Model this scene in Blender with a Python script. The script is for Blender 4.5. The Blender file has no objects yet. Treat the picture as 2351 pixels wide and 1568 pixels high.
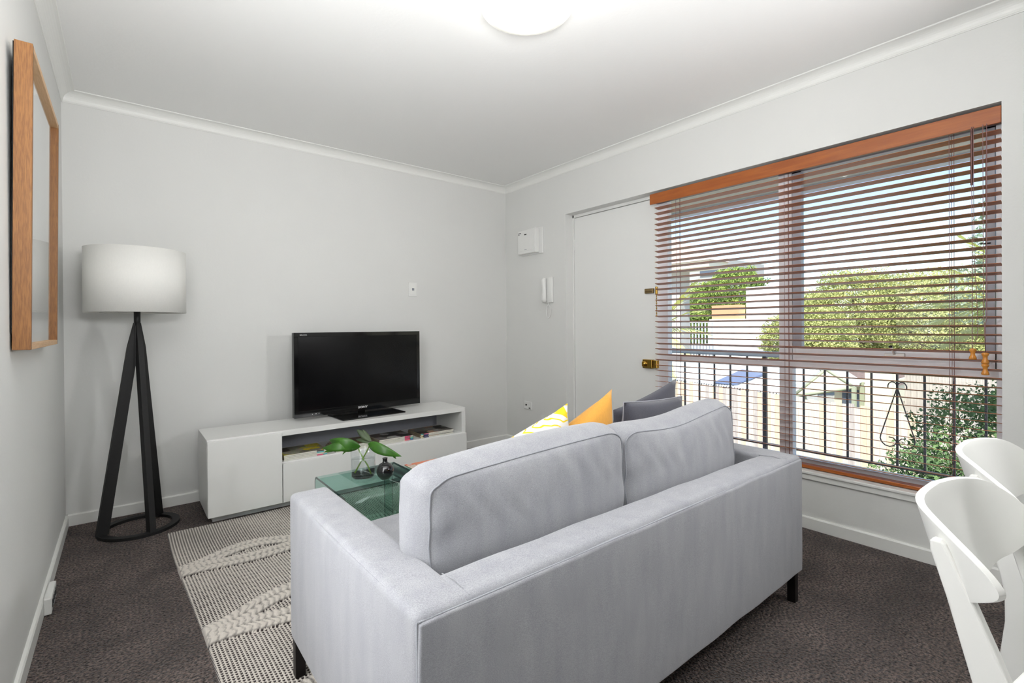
import bpy, bmesh, math, random
import numpy as np
from mathutils import Vector, Matrix, Euler
random.seed(7)
rng = np.random.default_rng(11)
S = bpy.context.scene
COL = S.collection

# ------------------------------------------------------------------ camera
R_ = Vector((0.77997, -0.62578, -0.00714)); U_ = Vector((0.00865, -0.00063, 0.99996)); F_ = Vector((0.62576, 0.78, -0.00493))
cd = bpy.data.cameras.new('camera'); cam = bpy.data.objects.new('camera', cd); COL.objects.link(cam)
M = Matrix((R_, U_, -F_)).transposed().to_4x4(); M.translation = Vector((0, 0, 1.1)); cam.matrix_world = M
cd.sensor_width = 36; cd.lens = 1112.22 * 36 / 2351; cd.shift_y = -29.02 / 2351; cd.clip_start = 0.02; cd.clip_end = 500
S.camera = cam

# ------------------------------------------------------------------ world, sun, lamps, exposure
S.view_settings.view_transform = 'Standard'; S.view_settings.look = 'None'
S.view_settings.exposure = 0.17; S.view_settings.gamma = 1.0; S.view_settings.use_curve_mapping = False
W = bpy.data.worlds.new('sky'); S.world = W; W.use_nodes = True
nt = W.node_tree; bg = nt.nodes['Background']
sky = nt.nodes.new('ShaderNodeTexSky'); sky.sky_type = 'NISHITA'; sky.sun_disc = False
sky.sun_elevation = math.radians(52); sky.sun_rotation = math.radians(250); sky.air_density = 1.0; sky.dust_density = 0.7; sky.ozone_density = 1.6
nt.links.new(sky.outputs[0], bg.inputs[0]); bg.inputs[1].default_value = 0.29

def light(name, typ, loc, energy, color=(1, 1, 1), size=None, size_y=None, direction=None, radius=None):
    l = bpy.data.lights.new(name, typ); o = bpy.data.objects.new(name, l); COL.objects.link(o)
    o.location = loc; l.energy = energy; l.color = color
    if typ == 'AREA':
        l.shape = 'RECTANGLE'; l.size = size; l.size_y = size_y
    if radius is not None and typ == 'POINT': l.shadow_soft_size = radius
    if direction is not None:
        o.rotation_euler = Vector(direction).to_track_quat('-Z', 'Y').to_euler()
    return o
sun = light('sun', 'SUN', (-10, -4, 20), 6.0, (1.0, 0.96, 0.88), direction=(0.62, 0.30, -0.95)); sun.data.angle = math.radians(0.6)
# added fill lamps behind and beside the camera
light('fill_rear', 'AREA', (1.4, -2.35, 1.45), 1.2, (0.97, 0.98, 1.0), 2.4, 1.5, (0, 1, 0.05))
light('fill_left', 'AREA', (-0.25, 1.32, 1.35), 27, (0.97, 0.98, 1.0), 1.0, 2.0, (1, 0.1, 0))
# added unseen fill lamps: one aimed at the ceiling, one across the room
bf = light('fill_bounce', 'AREA', (0.25, 0.18, 1.50), 41, (0.985, 0.99, 1.0), 0.4, 0.4, (0.08, 0.64, 1.15)); bf.data.spread = math.radians(170)
sf_ = light('fill_side', 'AREA', (2.34, 0.0, 1.40), 15.5, (0.985, 0.99, 1.0), 0.2, 0.2, (-1.0, 0.50, 0.22))

XL, XR, YB, ZC = -0.26, 2.877, 3.673, 2.43
YF = -2.5

# ------------------------------------------------------------------ materials
MAT = {}
def srgb(r, g, b):
    f = lambda c: (c / 255 / 12.92) if c / 255 <= 0.04045 else ((c / 255 + 0.055) / 1.055) ** 2.4
    return (f(r), f(g), f(b), 1)
def mat(name, col, rough=0.6, metal=0.0, noise=0.0, nscale=20, bump=0.0, bscale=200, spec=0.5, coat=0.0, sheen=0.0, stretch=(1, 1, 1), col2=None, detail=4, bdist=0.01, cscale=None):
    m = bpy.data.materials.new(name); m.use_nodes = True; t = m.node_tree; p = t.nodes['Principled BSDF']
    c = srgb(*col); p.inputs['Base Color'].default_value = c
    p.inputs['Roughness'].default_value = rough; p.inputs['Metallic'].default_value = metal
    p.inputs['Specular IOR Level'].default_value = spec; p.inputs['Coat Weight'].default_value = coat
    p.inputs['Sheen Weight'].default_value = sheen
    tc = t.nodes.new('ShaderNodeTexCoord'); mp = t.nodes.new('ShaderNodeMapping'); mp.inputs['Scale'].default_value = stretch
    t.links.new(tc.outputs['Object'], mp.inputs[0])
    if noise or col2:
        n = t.nodes.new('ShaderNodeTexNoise'); n.inputs['Scale'].default_value = nscale; n.inputs['Detail'].default_value = detail
        t.links.new(mp.outputs[0], n.inputs['Vector'])
        r = t.nodes.new('ShaderNodeValToRGB')
        c2 = srgb(*col2) if col2 else tuple(x * (1 - noise) for x in c[:3]) + (1,)
        r.color_ramp.elements[0].position = 0.35; r.color_ramp.elements[1].position = 0.65
        r.color_ramp.elements[0].color = c2; r.color_ramp.elements[1].color = c
        t.links.new(n.outputs['Fac'], r.inputs[0]); t.links.new(r.outputs[0], p.inputs['Base Color'])
    if bump:
        n2 = t.nodes.new('ShaderNodeTexNoise'); n2.inputs['Scale'].default_value = bscale; n2.inputs['Detail'].default_value = 2
        t.links.new(mp.outputs[0], n2.inputs['Vector'])
        b = t.nodes.new('ShaderNodeBump'); b.inputs['Strength'].default_value = bump; b.inputs['Distance'].default_value = bdist
        t.links.new(n2.outputs['Fac'], b.inputs['Height']); t.links.new(b.outputs[0], p.inputs['Normal'])
    MAT[name] = m; return m
def emis(name, col, s):
    m = bpy.data.materials.new(name); m.use_nodes = True; t = m.node_tree; t.nodes.clear()
    e = t.nodes.new('ShaderNodeEmission'); o = t.nodes.new('ShaderNodeOutputMaterial')
    e.inputs[0].default_value = srgb(*col); e.inputs[1].default_value = s; t.links.new(e.outputs[0], o.inputs[0]); MAT[name] = m; return m
def sheet_glass(name, tint, refl=1.5, gloss_col=(1, 1, 1, 1), rough=0.0):
    m = bpy.data.materials.new(name); m.use_nodes = True; t = m.node_tree; t.nodes.clear()
    o = t.nodes.new('ShaderNodeOutputMaterial'); mx = t.nodes.new('ShaderNodeMixShader'); tr = t.nodes.new('ShaderNodeBsdfTransparent')
    gl = t.nodes.new('ShaderNodeBsdfGlossy'); fr = t.nodes.new('ShaderNodeFresnel')
    tr.inputs[0].default_value = tint; gl.inputs['Roughness'].default_value = rough; gl.inputs[0].default_value = gloss_col; fr.inputs[0].default_value = refl
    ge = t.nodes.new('ShaderNodeNewGeometry'); iv = t.nodes.new('ShaderNodeMath'); iv.operation = 'SUBTRACT'; iv.inputs[0].default_value = 1; t.links.new(ge.outputs['Backfacing'], iv.inputs[1])
    mm_ = t.nodes.new('ShaderNodeMath'); mm_.operation = 'MULTIPLY'; t.links.new(fr.outputs[0], mm_.inputs[0]); t.links.new(iv.outputs[0], mm_.inputs[1])
    t.links.new(mm_.outputs[0], mx.inputs[0]); t.links.new(tr.outputs[0], mx.inputs[1]); t.links.new(gl.outputs[0], mx.inputs[2]); t.links.new(mx.outputs[0], o.inputs[0])
    MAT[name] = m; return m

mat('wall_paint', (224, 224, 221), 0.75, bump=0.04, bscale=90, noise=0.012, nscale=3)
mat('ceiling_paint', (243, 243, 241), 0.85, bump=0.05, bscale=60)
mat('trim_paint', (236, 236, 232), 0.42, bump=0.02, bscale=60)
mat('door_paint', (232, 232, 229), 0.5, bump=0.02, bscale=40)
mat('frame_paint', (246, 247, 252), 0.4, bump=0.02, bscale=40)
mat('sash_shade', (176, 178, 188), 0.4, noise=0.05, nscale=30)  # unlit look of the sash frame put into its grey
mat('white_lacquer', (231, 231, 228), 0.35, noise=0.01, nscale=4, bump=0.008, bscale=60)
mat('white_plastic', (234, 234, 231), 0.35, noise=0.01)
mat('chair_white', (232, 232, 228), 0.45, bump=0.015, bscale=400, bdist=0.002)
mat('carcass_back', (150, 152, 160), 0.6, noise=0.05)
m = mat('sofa_fabric', (168, 169, 174), 0.95, noise=0.30, nscale=900, bump=0.3, bscale=1100, sheen=0.3, bdist=0.001, stretch=(0.45, 0.45, 1.6))
t = m.node_tree; p = t.nodes['Principled BSDF']; lk_ = p.inputs['Base Color'].links[0]; src = lk_.from_socket
tc = t.nodes.new('ShaderNodeTexCoord'); mp = t.nodes.new('ShaderNodeMapping'); mp.inputs['Scale'].default_value = (22, 22, 5); t.links.new(tc.outputs['Object'], mp.inputs[0])
n2 = t.nodes.new('ShaderNodeTexNoise'); n2.inputs['Scale'].default_value = 1.0; n2.inputs['Detail'].default_value = 5; t.links.new(mp.outputs[0], n2.inputs['Vector'])
r2 = t.nodes.new('ShaderNodeValToRGB'); r2.color_ramp.elements[0].position = 0.3; r2.color_ramp.elements[1].position = 0.7; r2.color_ramp.elements[0].color = (0.87, 0.87, 0.89, 1); r2.color_ramp.elements[1].color = (1.03, 1.03, 1.02, 1)
mx = t.nodes.new('ShaderNodeMix'); mx.data_type = 'RGBA'; mx.blend_type = 'MULTIPLY'; mx.inputs[0].default_value = 1
t.links.new(n2.outputs['Fac'], r2.inputs[0]); t.links.new(src, mx.inputs[6]); t.links.new(r2.outputs[0], mx.inputs[7]); t.links.new(mx.outputs[2], p.inputs['Base Color'])
mat('sofa_seam', (158, 160, 166), 0.95, noise=0.15, nscale=400)
mat('dark_metal', (34, 30, 30), 0.4, metal=0.6, noise=0.1)
mat('lamp_black', (12, 11, 11), 0.6, noise=0.2, nscale=200, bump=0.05, bscale=300)
mat('lamp_shade', (238, 237, 232), 0.9, bump=0.1, bscale=900, noise=0.02, nscale=300, stretch=(1, 1, 0.2))
mat('tv_plastic', (9, 9, 9), 0.10, spec=0.5, noise=0.1)
mat('tv_screen', (2, 2, 3), 0.18, spec=0.28, noise=0.05)
mat('tv_logo', (225, 225, 225), 0.4, noise=0.02)
mat('oak', (146, 98, 48), 0.5, col2=(120, 76, 34), nscale=8, stretch=(60, 60, 4.0), bump=0.05, bscale=80)
mat('pale_oak', (214, 176, 134), 0.5, col2=(200, 160, 116), nscale=20, stretch=(14, 1, 14), bump=0.04, bscale=80)
mat('blind_wood', (176, 108, 64), 0.38, col2=(156, 92, 52), nscale=8, stretch=(10, 0.8, 10), coat=0.15, bump=0.03, bscale=60)
mat('valance_wood', (168, 92, 30), 0.4, col2=(150, 76, 22), nscale=6, stretch=(10, 0.8, 10), coat=0.2)
mat('headrail', (98, 64, 54), 0.5, noise=0.1)
mat('cord', (150, 112, 110), 0.8, noise=0.1)
mat('tassel_wood', (214, 140, 52), 0.35, noise=0.12, nscale=60, coat=0.3)
mat('brass', (190, 152, 72), 0.22, metal=1.0, noise=0.2, nscale=60)
mat('aged_brass', (150, 128, 90), 0.35, metal=0.9, noise=0.2, nscale=60)
mat('gap_shade', (12, 12, 14), 0.8, noise=0.1)  # near-black: shade of the gap behind the picture put into the board's colour
mat('print_black', (25, 25, 25), 0.6, noise=0.1)
mat('paper', (232, 231, 226), 0.8, noise=0.03, nscale=60)
mat('art_paper', (226, 226, 222), 0.8, col2=(212, 214, 214), nscale=2.2)
mat('charcoal_velvet', (68, 68, 79), 0.95, noise=0.22, nscale=300, bump=0.25, bscale=500, sheen=0.5, bdist=0.002)
mat('pillow_piping', (160, 160, 168), 0.9, noise=0.1)
mat('mustard_linen', (222, 160, 66), 0.9, noise=0.08, nscale=90, stretch=(3, 3, 0.4), bump=0.2, bscale=240, sheen=0.2, bdist=0.003)
mat('black_glaze', (8, 7, 10), 0.06, spec=0.7, coat=0.6, noise=0.1)
mat('leaf_green', (60, 112, 26), 0.38, col2=(42, 88, 18), nscale=14, coat=0.15)
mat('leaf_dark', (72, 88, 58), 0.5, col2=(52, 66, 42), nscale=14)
mat('stem_green', (108, 146, 44), 0.45, noise=0.2)
mat('glass_edge', (20, 72, 68), 0.1, coat=0.5, noise=0.3, nscale=30)
sheet_glass('window_glass', (0.96, 0.98, 0.98, 1), 1.25)
sheet_glass('table_glass', (0.79, 0.905, 0.875, 1), 1.48, (0.85, 1, 0.97, 1))
sheet_glass('picture_glass', (0.98, 0.98, 0.98, 1), 1.5)

# carpet: brown twist pile with brushed patches
m = mat('carpet', (104, 92, 90), 1.0, bump=1.0, bscale=120, sheen=0.15, bdist=0.05)
t = m.node_tree; p = t.nodes['Principled BSDF']; tc = t.nodes.new('ShaderNodeTexCoord')
n1 = t.nodes.new('ShaderNodeTexNoise'); n1.inputs['Scale'].default_value = 110; n1.inputs['Detail'].default_value = 3
n2 = t.nodes.new('ShaderNodeTexNoise'); n2.inputs['Scale'].default_value = 4.5; n2.inputs['Detail'].default_value = 3; n2.inputs['Distortion'].default_value = 0.6
for n in (n1, n2): t.links.new(tc.outputs['Object'], n.inputs['Vector'])
r1 = t.nodes.new('ShaderNodeValToRGB'); r1.color_ramp.elements[0].position = 0.38; r1.color_ramp.elements[1].position = 0.64
r1.color_ramp.elements[0].color = srgb(42, 31, 28); r1.color_ramp.elements[1].color = srgb(160, 138, 128)
r2 = t.nodes.new('ShaderNodeValToRGB'); r2.color_ramp.elements[0].position = 0.35; r2.color_ramp.elements[1].position = 0.7
r2.color_ramp.elements[0].color = (0.46, 0.43, 0.42, 1); r2.color_ramp.elements[1].color = (1.0, 1.0, 1.0, 1)
mx = t.nodes.new('ShaderNodeMix'); mx.data_type = 'RGBA'; mx.blend_type = 'MULTIPLY'; mx.inputs[0].default_value = 1
t.links.new(n1.outputs['Fac'], r1.inputs[0]); t.links.new(n2.outputs['Fac'], r2.inputs[0])
t.links.new(r1.outputs[0], mx.inputs[6]); t.links.new(r2.outputs[0], mx.inputs[7]); t.links.new(mx.outputs[2], p.inputs['Base Color'])

# rug wool: cream yarn over dark warp, from a mesh attribute
m = mat('rug_wool', (214, 202, 188), 1.0, bump=0.5, bscale=500, sheen=0.2, bdist=0.004)
t = m.node_tree; p = t.nodes['Principled BSDF']; a = t.nodes.new('ShaderNodeAttribute'); a.attribute_name = 'yarn'
r1 = t.nodes.new('ShaderNodeValToRGB'); r1.color_ramp.elements[0].position = 0.34; r1.color_ramp.elements[1].position = 0.62
r1.color_ramp.elements[0].color = srgb(44, 33, 33); r1.color_ramp.elements[1].color = srgb(216, 209, 199)
t.links.new(a.outputs['Fac'], r1.inputs[0]); t.links.new(r1.outputs[0], p.inputs['Base Color'])

# white linen pillow with yellow brush strokes (printed cloth, mapped on the pillow)
m = mat('stroke_linen', (232, 228, 220), 0.95, bump=0.2, bscale=400, bdist=0.003)
t = m.node_tree; p = t.nodes['Principled BSDF']; uv = t.nodes.new('ShaderNodeTexCoord')
mp = t.nodes.new('ShaderNodeMapping'); mp.inputs['Rotation'].default_value = (0, 0, 0.5); t.links.new(uv.outputs['UV'], mp.inputs[0])
wv = t.nodes.new('ShaderNodeTexWave'); wv.inputs['Scale'].default_value = 5.5; wv.inputs['Distortion'].default_value = 5.0; wv.inputs['Detail'].default_value = 1.5; wv.inputs['Detail Scale'].default_value = 1.2; wv.bands_direction = 'Y'
t.links.new(mp.outputs[0], wv.inputs['Vector'])
rw = t.nodes.new('ShaderNodeValToRGB'); e = rw.color_ramp.elements; e[0].position = 0.86; e[1].position = 0.93; e[0].color = (0, 0, 0, 1); e[1].color = (1, 1, 1, 1)
t.links.new(wv.outputs['Fac'], rw.inputs[0])
sx = t.nodes.new('ShaderNodeSeparateXYZ'); t.links.new(uv.outputs['UV'], sx.inputs[0])
ad = t.nodes.new('ShaderNodeMath'); ad.operation = 'ADD'; t.links.new(sx.outputs[0], ad.inputs[0]); t.links.new(sx.outputs[1], ad.inputs[1])
gt = t.nodes.new('ShaderNodeMath'); gt.operation = 'GREATER_THAN'; gt.inputs[1].default_value = 1.85; t.links.new(ad.outputs[0], gt.inputs[0])
lt = t.nodes.new('ShaderNodeMath'); lt.operation = 'LESS_THAN'; lt.inputs[1].default_value = 0.95; t.links.new(sx.outputs[0], lt.inputs[0])
ml = t.nodes.new('ShaderNodeMath'); ml.operation = 'MULTIPLY'; t.links.new(gt.outputs[0], ml.inputs[0]); t.links.new(lt.outputs[0], ml.inputs[1])
mxx = t.nodes.new('ShaderNodeMath'); mxx.operation = 'MAXIMUM'; t.links.new(rw.outputs[0], mxx.inputs[0]); t.links.new(ml.outputs[0], mxx.inputs[1])
mx = t.nodes.new('ShaderNodeMix'); mx.data_type = 'RGBA'; mx.inputs[6].default_value = srgb(234, 230, 223); mx.inputs[7].default_value = srgb(240, 205, 36)
t.links.new(mxx.outputs[0], mx.inputs[0]); t.links.new(mx.outputs[2], p.inputs['Base Color'])

# frosted lamp glass
m = bpy.data.materials.new('frosted_glass'); m.use_nodes = True; t = m.node_tree; t.nodes.clear(); MAT['frosted_glass'] = m
o = t.nodes.new('ShaderNodeOutputMaterial'); tl = t.nodes.new('ShaderNodeBsdfTranslucent'); tp = t.nodes.new('ShaderNodeBsdfTransparent'); pb = t.nodes.new('ShaderNodeBsdfPrincipled')
tl.inputs[0].default_value = (0.95, 0.95, 0.93, 1); tp.inputs[0].default_value = (1, 1, 0.99, 1); pb.inputs['Base Color'].default_value = srgb(245, 245, 242); pb.inputs['Roughness'].default_value = 0.15
m1 = t.nodes.new('ShaderNodeMixShader'); m2 = t.nodes.new('ShaderNodeMixShader'); m1.inputs[0].default_value = 0.5; m2.inputs[0].default_value = 0.35
t.links.new(tl.outputs[0], m1.inputs[1]); t.links.new(pb.outputs[0], m1.inputs[2]); t.links.new(m1.outputs[0], m2.inputs[1]); t.links.new(tp.outputs[0], m2.inputs[2]); t.links.new(m2.outputs[0], o.inputs[0])

# true refracting glass and water for the vase
sheet_glass('vase_glass', (0.965, 0.975, 0.975, 1), 1.5)
sheet_glass('water', (0.93, 0.95, 0.95, 1), 1.33)
for nm, ior, colr in ():
    m = bpy.data.materials.new(nm); m.use_nodes = True; p = m.node_tree.nodes['Principled BSDF']
    p.inputs['Base Color'].default_value = colr; p.inputs['Transmission Weight'].default_value = 1; p.inputs['Roughness'].default_value = 0.0; p.inputs['IOR'].default_value = ior; MAT[nm] = m

# ------------------------------------------------------------------ mesh helpers
class MB:
    def __init__(s): s.bm = bmesh.new()
    def box(s, x0, x1, y0, y1, z0, z1, bev=0.0, seg=2, mi=0, mtx=None):
        b = bmesh.new(); r = bmesh.ops.create_cube(b, size=1)
        bmesh.ops.scale(b, vec=(abs(x1 - x0), abs(y1 - y0), abs(z1 - z0)), verts=b.verts)
        if bev > 0: bmesh.ops.bevel(b, geom=b.edges[:], offset=bev, segments=seg, profile=0.5, affect='EDGES')
        bmesh.ops.translate(b, vec=((x0 + x1) / 2, (y0 + y1) / 2, (z0 + z1) / 2), verts=b.verts)
        if mtx is not None: bmesh.ops.transform(b, matrix=mtx, verts=b.verts)
        s._add(b, mi, smooth=bev > 0 and seg > 2); return s
    def _add(s, b, mi=0, smooth=False):
        me = bpy.data.meshes.new('tmp')
        for f in b.faces: f.material_index = mi; f.smooth = smooth
        b.to_mesh(me); b.free(); s.bm.from_mesh(me); bpy.data.meshes.remove(me)
    def tube(s, pts, r, n=8, mi=0, closed=False, cap=True):
        pts = [Vector(p) for p in pts]; rs = r if isinstance(r, (list, tuple)) else [r] * len(pts)
        b = bmesh.new(); rings = []; N = len(pts); up = None
        for i, p in enumerate(pts):
            if closed: d = (pts[(i + 1) % N] - pts[i - 1])
            else: d = pts[min(i + 1, N - 1)] - pts[max(i - 1, 0)]
            d.normalize()
            if up is None:
                up = Vector((0, 0, 1)) if abs(d.z) < 0.9 else Vector((1, 0, 0))
            a = up - d * up.dot(d)
            if a.length < 1e-6: a = d.orthogonal()
            a.normalize(); up = a; c = d.cross(a)
            rings.append([b.verts.new(p + (a * math.cos(2 * math.pi * k / n) + c * math.sin(2 * math.pi * k / n)) * rs[i]) for k in range(n)])
        for i in range(N if closed else N - 1):
            A = rings[i]; B = rings[(i + 1) % N]
            for k in range(n): b.faces.new((A[k], A[(k + 1) % n], B[(k + 1) % n], B[k]))
        if cap and not closed:
            b.faces.new(rings[0][::-1]); b.faces.new(rings[-1])
        bmesh.ops.recalc_face_normals(b, faces=b.faces)
        s._add(b, mi, True); return s
    def lathe(s, prof, c=(0, 0, 0), n=40, mi=0, closed=False, smooth=True):
        b = bmesh.new(); rings = []
        for (r, z) in prof:
            if r < 1e-6: rings.append([b.verts.new((c[0], c[1], c[2] + z))])
            else: rings.append([b.verts.new((c[0] + r * math.cos(2 * math.pi * k / n), c[1] + r * math.sin(2 * math.pi * k / n), c[2] + z)) for k in range(n)])
        L = len(rings)
        for i in range(L if closed else L - 1):
            A = rings[i]; B = rings[(i + 1) % L]
            for k in range(n):
                k2 = (k + 1) % n
                if len(A) == 1 and len(B) == 1: break
                if len(A) == 1: b.faces.new((A[0], B[k2], B[k]))
                elif len(B) == 1: b.faces.new((A[k], A[k2], B[0]))
                else: b.faces.new((A[k], A[k2], B[k2], B[k]))
        bmesh.ops.recalc_face_normals(b, faces=b.faces)
        s._add(b, mi, smooth); return s
    def poly(s, verts, faces, mi=0, smooth=False):
        b = bmesh.new(); vs = [b.verts.new(v) for v in verts]
        for f in faces:
            try: b.faces.new([vs[i] for i in f])
            except ValueError: pass
        bmesh.ops.recalc_face_normals(b, faces=b.faces)
        s._add(b, mi, smooth); return s
    def prism(s, outline, axis, a0, a1, mi=0, bev=0):
        """outline: list of 2D points, extruded along axis from a0 to a1"""
        def P(u, v, a):
            return {'x': (a, u, v), 'y': (u, a, v), 'z': (u, v, a)}[axis]
        n = len(outline); vs = [P(u, v, a0) for u, v in outline] + [P(u, v, a1) for u, v in outline]
        fs = [list(range(n))[::-1], list(range(n, 2 * n))] + [(i, (i + 1) % n, n + (i + 1) % n, n + i) for i in range(n)]
        b = bmesh.new(); vv = [b.verts.new(v) for v in vs]
        for f in fs: b.faces.new([vv[i] for i in f])
        bmesh.ops.recalc_face_normals(b, faces=b.faces)
        if bev: bmesh.ops.bevel(b, geom=b.edges[:], offset=bev, segments=2, profile=0.5, affect='EDGES')
        s._add(b, mi, False); return s
    def mesh(s, name, mats):
        me = bpy.data.meshes.new(name); s.bm.to_mesh(me); s.bm.free()
        for m in (mats if isinstance(mats, (list, tuple)) else [mats]): me.materials.append(MAT[m])
        return me
    def obj(s, name, mats, parent=None, origin=None):
        me = s.mesh(name, mats)
        o = bpy.data.objects.new(name, me); COL.objects.link(o)
        if parent is not None:
            o.parent = parent
            o.location = -Vector(parent_origin(parent))
        elif origin is not None:
            for v in me.vertices: v.co -= Vector(origin)
            o.location = origin
        return o
def parent_origin(p):
    # parts are built in world coordinates; cancel out the (unrotated) origins of their ancestors
    return p.get('_o', (0, 0, 0)) if p is not None else (0, 0, 0)
def tag(o, label=None, cat=None, group=None, kind=None):
    if label: o['label'] = label
    if cat: o['category'] = cat
    if group: o['group'] = group
    if kind: o['kind'] = kind
    return o
def thing(name, label, cat, loc=(0, 0, 0), group=None):
    o = bpy.data.objects.new(name, None); COL.objects.link(o); o.location = loc; o['_o'] = tuple(loc); o.empty_display_size = 0.1
    return tag(o, label, cat, group)
def struct(o): o['kind'] = 'structure'; return o
def box(name, b, m, parent=None, bev=0.0, seg=2):
    return MB().box(*b, bev=bev, seg=seg).obj(name, m, parent)
def copy_tree(o, parent=None, loc=None):
    c = o.copy(); COL.objects.link(c)
    if parent is not None: c.parent = parent
    for ch in list(o.children): copy_tree(ch, c)
    if loc is not None: c.location = loc
    return c
def text(name, body, size, mtx, m, parent, extrude=0.0004, bold=0.0):
    cu = bpy.data.curves.new(name, 'FONT'); cu.body = body; cu.size = size; cu.align_x = 'CENTER'; cu.align_y = 'CENTER'; cu.extrude = extrude; cu.offset = bold
    to = bpy.data.objects.new('tmp_text', cu); COL.objects.link(to)
    dg = bpy.context.evaluated_depsgraph_get(); me = bpy.data.meshes.new_from_object(to.evaluated_get(dg)); bpy.data.objects.remove(to)
    me.transform(mtx); me.materials.clear(); me.materials.append(MAT[m]); me.name = name
    o = bpy.data.objects.new(name, me); COL.objects.link(o); o.parent = parent; o.location = -Vector(parent_origin(parent)); return o

# ------------------------------------------------------------------ room shell
struct(box('floor', (XL - 0.2, XR + 0.2, YF - 0.2, YB + 0.2, -0.12, 0.0), 'carpet'))
struct(box('ceiling', (XL - 0.2, XR + 0.2, YF - 0.2, YB + 0.2, ZC, ZC + 0.15), 'ceiling_paint'))
struct(box('wall_left', (XL - 0.2, XL, YF - 0.2, YB + 0.2, 0, ZC), 'wall_paint'))
struct(box('wall_back', (XL, XR, YB, YB + 0.2, 0, ZC), 'wall_paint'))
struct(box('wall_front', (XL, XR, YF - 0.2, YF, 0, ZC), 'wall_paint'))
DY0, DY1 = 2.050, 2.866       # door opening
WY0, HEAD, SILL = 0.299, 2.030, 0.300
mb = MB()
mb.box(XR, XR + 0.2, YF - 0.2, WY0, 0, ZC); mb.box(XR, XR + 0.2, DY1, YB + 0.2, 0, ZC)
mb.box(XR, XR + 0.2, WY0, DY1, HEAD, ZC); mb.box(XR, XR + 0.2, WY0, DY0 - 0.0, 0, SILL - 0.032)
struct(mb.obj('wall_right', 'wall_paint'))
# baseboards
def baseboard(name, segs):
    mb = MB()
    for (a, b, face) in segs:
        t, h = 0.013, 0.064
        if face == 'x+': mb.prism([(XL, 0), (XL + t, 0), (XL + t, h - 0.006), (XL + t * 0.7, h), (XL, h)], 'y', a, b)
        if face == 'x-': mb.prism([(XR, 0), (XR - t, 0), (XR - t, h - 0.006), (XR - t * 0.7, h), (XR, h)], 'y', a, b)
        if face == 'y-': mb.prism([(YB, 0), (YB - t, 0), (YB - t, h - 0.006), (YB - t * 0.7, h), (YB, h)], 'x', a, b)
    struct(mb.obj(name, 'trim_paint'))
def prism_fix(): pass
baseboard('baseboard_left', [(YF, YB, 'x+')]); baseboard('baseboard_right', [(YF, DY0 - 0.01, 'x-'), (DY1, YB, 'x-')]); baseboard('baseboard_back', [(XL, XR, 'y-')])
# cove cornices (scotia) with small beads
def cove(name, kind):
    c = 0.060; pr = [(0, 0), (0.0, -c), (0.004, -c), (0.006, -c + 0.004)]
    for k in range(0, 9):
        a = math.radians(90 * k / 8)
        # concave arc centred on the room side corner
        pr.append((c - 0.004 - (c - 0.012) * math.cos(a) , -c + 0.006 + (c - 0.012) * math.sin(a)))
    pr += [(c - 0.002, -0.006), (c, -0.004), (c, 0)]
    mb = MB()
    if kind == 'L': mb.prism([(XL + u, ZC + v) for u, v in pr], 'y', YF, YB)
    if kind == 'R': mb.prism([(XR - u, ZC + v) for u, v in pr], 'y', YF, YB)
    if kind == 'B': mb.prism([(YB - u, ZC + v) for u, v in pr], 'x', XL, XR)
    struct(mb.obj(name, 'trim_paint'))
cove('trim_1', 'L'); cove('trim_2', 'B'); cove('trim_3', 'R')

# ------------------------------------------------------------------ door_1
door = thing('door_1', None, None, (XR + 0.1, 2.455, 0)); struct(door)
FX = XR + 0.085
mb = MB(); mb.box(FX, XR + 0.15, DY1 - 0.013, DY1, 0, HEAD); mb.box(FX, XR + 0.15, DY0 - 0.095, DY1, HEAD - 0.022, HEAD); mb.box(FX - 0.001, XR + 0.15, DY0 - 0.01, DY0 + 0.012, 0, HEAD - 0.022)
mb.obj('door_frame', 'door_paint', door)
box('door_leaf', (FX + 0.006, FX + 0.044, DY0 + 0.014, DY1 - 0.016, 0.012, HEAD - 0.026), 'door_paint', door, 0.002)
for z in (0.25, 1.78):
    hg = MB().tube([(FX + 0.002, DY1 - 0.015, z - 0.045), (FX + 0.002, DY1 - 0.015, z + 0.045)], 0.006, 8).obj('hinge', 'door_paint', door)
# deadlock (brass rim lock) and small surface bolt
lk = MB().box(FX - 0.030, FX + 0.006, 2.066, 2.148, 0.792, 0.856, 0.004).obj('rim_lock', 'brass', door)
b = MB(); M_ = Matrix.Translation((FX - 0.030, 2.128, 0.824)) @ Matrix.Rotation(math.radians(-90), 4, 'Y')
b.lathe([(0, 0), (0.021, 0), (0.021, 0.004), (0.017, 0.006), (0.012, 0.018), (0.0, 0.02)], n=24); bmesh.ops.transform(b.bm, matrix=M_, verts=b.bm.verts)
b.box(FX - 0.056, FX - 0.046, 2.122, 2.134, 0.806, 0.842, 0.002); b.obj('turn_knob', 'brass', door)
MB().box(FX - 0.026, FX + 0.004, 2.028, 2.062, 0.796, 0.852, 0.004).obj('lock_keeper', 'brass', door)
MB().box(FX - 0.012, FX + 0.006, 2.066, 2.140, 1.331, 1.366, 0.003).box(FX - 0.020, FX - 0.010, 2.070, 2.132, 1.343, 1.354, 0.003).obj('slide_bolt', 'aged_brass', door)
MB().box(FX - 0.012, FX, 2.034, 2.050, 1.322, 1.376, 0.003).obj('bolt_keeper', 'brass', door)
b = MB()
for k in range(9): b.lathe([(0, -0.009), (0.004, -0.004), (0.004, 0.004), (0, 0.009)], (FX - 0.004, 2.043, 1.31 - 0.0175 * k), n=8)
b.obj('door_chain', 'brass', door)

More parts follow.
